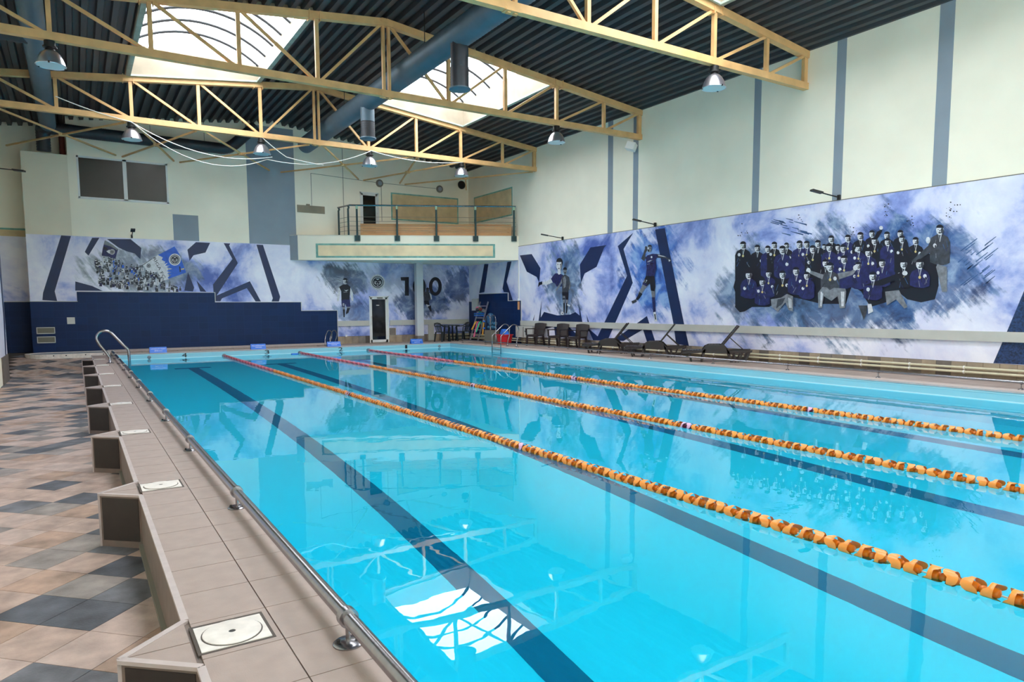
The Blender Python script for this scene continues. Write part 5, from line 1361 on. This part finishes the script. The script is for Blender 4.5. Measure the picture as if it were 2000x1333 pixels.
cb = thing('pipe_cabinet', 'low grey metal cabinet on the wall behind the armchairs', 'cabinet', (XW-0.15, 23.9, 0.25))
bx(XW-0.32, XW-0.04, 22.95, 24.2, 0.28, 0.74).obj('cabinet_body', MATS['grey_board'], cb)
bx(XW-0.335, XW-0.32, 23.6, 23.62, 0.3, 0.72).obj('door_gap', M_grout, cb)
B().tube([(XW-0.34, 23.42, 0.56), (XW-0.38, 23.42, 0.55), (XW-0.38, 23.34, 0.5), (XW-0.34, 23.36, 0.42)], 0.016, 6).obj('hose_stub', M_black, cb)
yb_ = atx(1014.5, 540).y
t = thing('drop_cable', 'white conduit dropping from the balcony beside the mural', 'conduit', (XW-0.02, yb_, 2.6))
bx(XW-0.05, XW-0.014, yb_-0.02, yb_+0.02, 1.86, 3.49).obj('conduit_run', M_white, t); B().lathe((XW-0.05, yb_, 1.8), [(0.0001, 0.09), (0.04, 0.08), (0.05, 0.0), (0.0001, 0.0)], 12).obj('end_fitting', M_white, t, True)
bx(XW-0.055, XW-0.036, yb_-0.07, yb_+0.07, 1.42, 1.76).obj('orange_tag', mat('orange_tag', (226, 160, 110), 0.6), t)
t = thing('switch_panel', 'pale grey panel on the navy tiles beside the silver ladder', 'panel', (XW-0.05, 27.9, 1.6))
bx(XW-0.1, XW-0.03, atx(936, 600).y-0.02, atx(927, 600).y+0.1, 1.38, 1.93).obj('panel_box', M_edge, t)
# vents and box on the navy tiles
for (z0, z1), lab in (((0.69, 0.92), 'upper of two grey vent grilles on the navy tiles'), ((0.37, 0.60), 'lower of two grey vent grilles on the navy tiles')):
    t = thing('vent_grille', lab, 'vent', (-0.91, YF-0.03, z0), 'pair of vent grilles')
    q = B(); x0, x1 = -1.18, -0.645; q.box(x0, x1, YF-0.05, YF-0.03, z0, z0+0.025).box(x0, x1, YF-0.05, YF-0.03, z1-0.025, z1).box(x0, x0+0.025, YF-0.05, YF-0.03, z0, z1).box(x1-0.025, x1, YF-0.05, YF-0.03, z0, z1); q.obj('frame', M_edge, t)
    bx(x0+0.02, x1-0.02, YF-0.038, YF-0.03, z0+0.02, z1-0.02).obj('mesh_backing', M_ventgrey, t)
    for k in range(7): bx(x0+0.02, x1-0.02, YF-0.044, YF-0.038, z0+0.03+k*0.026, z0+0.042+k*0.026).obj('louvre', M_ventgrey, t)
t = thing('access_plate', 'square pale access plate on the navy tiles above the vents', 'plate', (-0.16, YF-0.03, 1.02)); bx(-0.278, -0.042, YF-0.045, YF-0.03, 1.018, 1.252).obj('plate', M_edge, t)
t = thing('wall_socket', 'tiny white socket low beside the navy tiles', 'socket', (9.75, YF, 0.33)); bx(9.72, 9.79, YF-0.03, YF-0.01, 0.30, 0.37).obj('socket_plate', M_white, t)
# round-ended white footbath by the far wall
fb = thing('foot_bath', 'low white round-ended foot bath at the end of the walkway', 'foot bath', (-0.3, 27.9, 0))
pts = [(0.92, 27.25), (0.92, 28.68), (-0.9, 28.68)] + [(-0.9-0.62*math.sin(a), 27.965+0.715*math.cos(a)) for a in [math.pi*i/12 for i in range(1, 12)]] + [(-0.9, 27.25)]
inn = [(0.8, 27.37), (0.8, 28.56), (-0.9, 28.56)] + [(-0.9-0.5*math.sin(a), 27.965+0.595*math.cos(a)) for a in [math.pi*i/12 for i in range(1, 12)]] + [(-0.9, 27.37)]
q = B(); n = len(pts); zt0, zt1 = -0.12, 0.05
q.add([(x, y, zt0) for x, y in pts]+[(x, y, zt1) for x, y in pts]+[(x, y, zt1) for x, y in inn]+[(x, y, 0.03) for x, y in inn],
      [f for i in range(n) for f in ((i, (i+1) % n, n+(i+1) % n, n+i), (n+i, n+(i+1) % n, 2*n+(i+1) % n, 2*n+i), (2*n+i, 2*n+(i+1) % n, 3*n+(i+1) % n, 3*n+i))])
q.obj('rim', M_dirtywhite, fb); B().face
q = B(); q.face([(x, y, 0.03) for x, y in inn]); q.obj('bath_floor', M_grey, fb)
for x in (-0.7, -0.35, 0.2, 0.72): B().disc((x, 27.248, 0.0), 0.02, 0.006, 10, 'y').obj('jet_hole', M_black, fb)
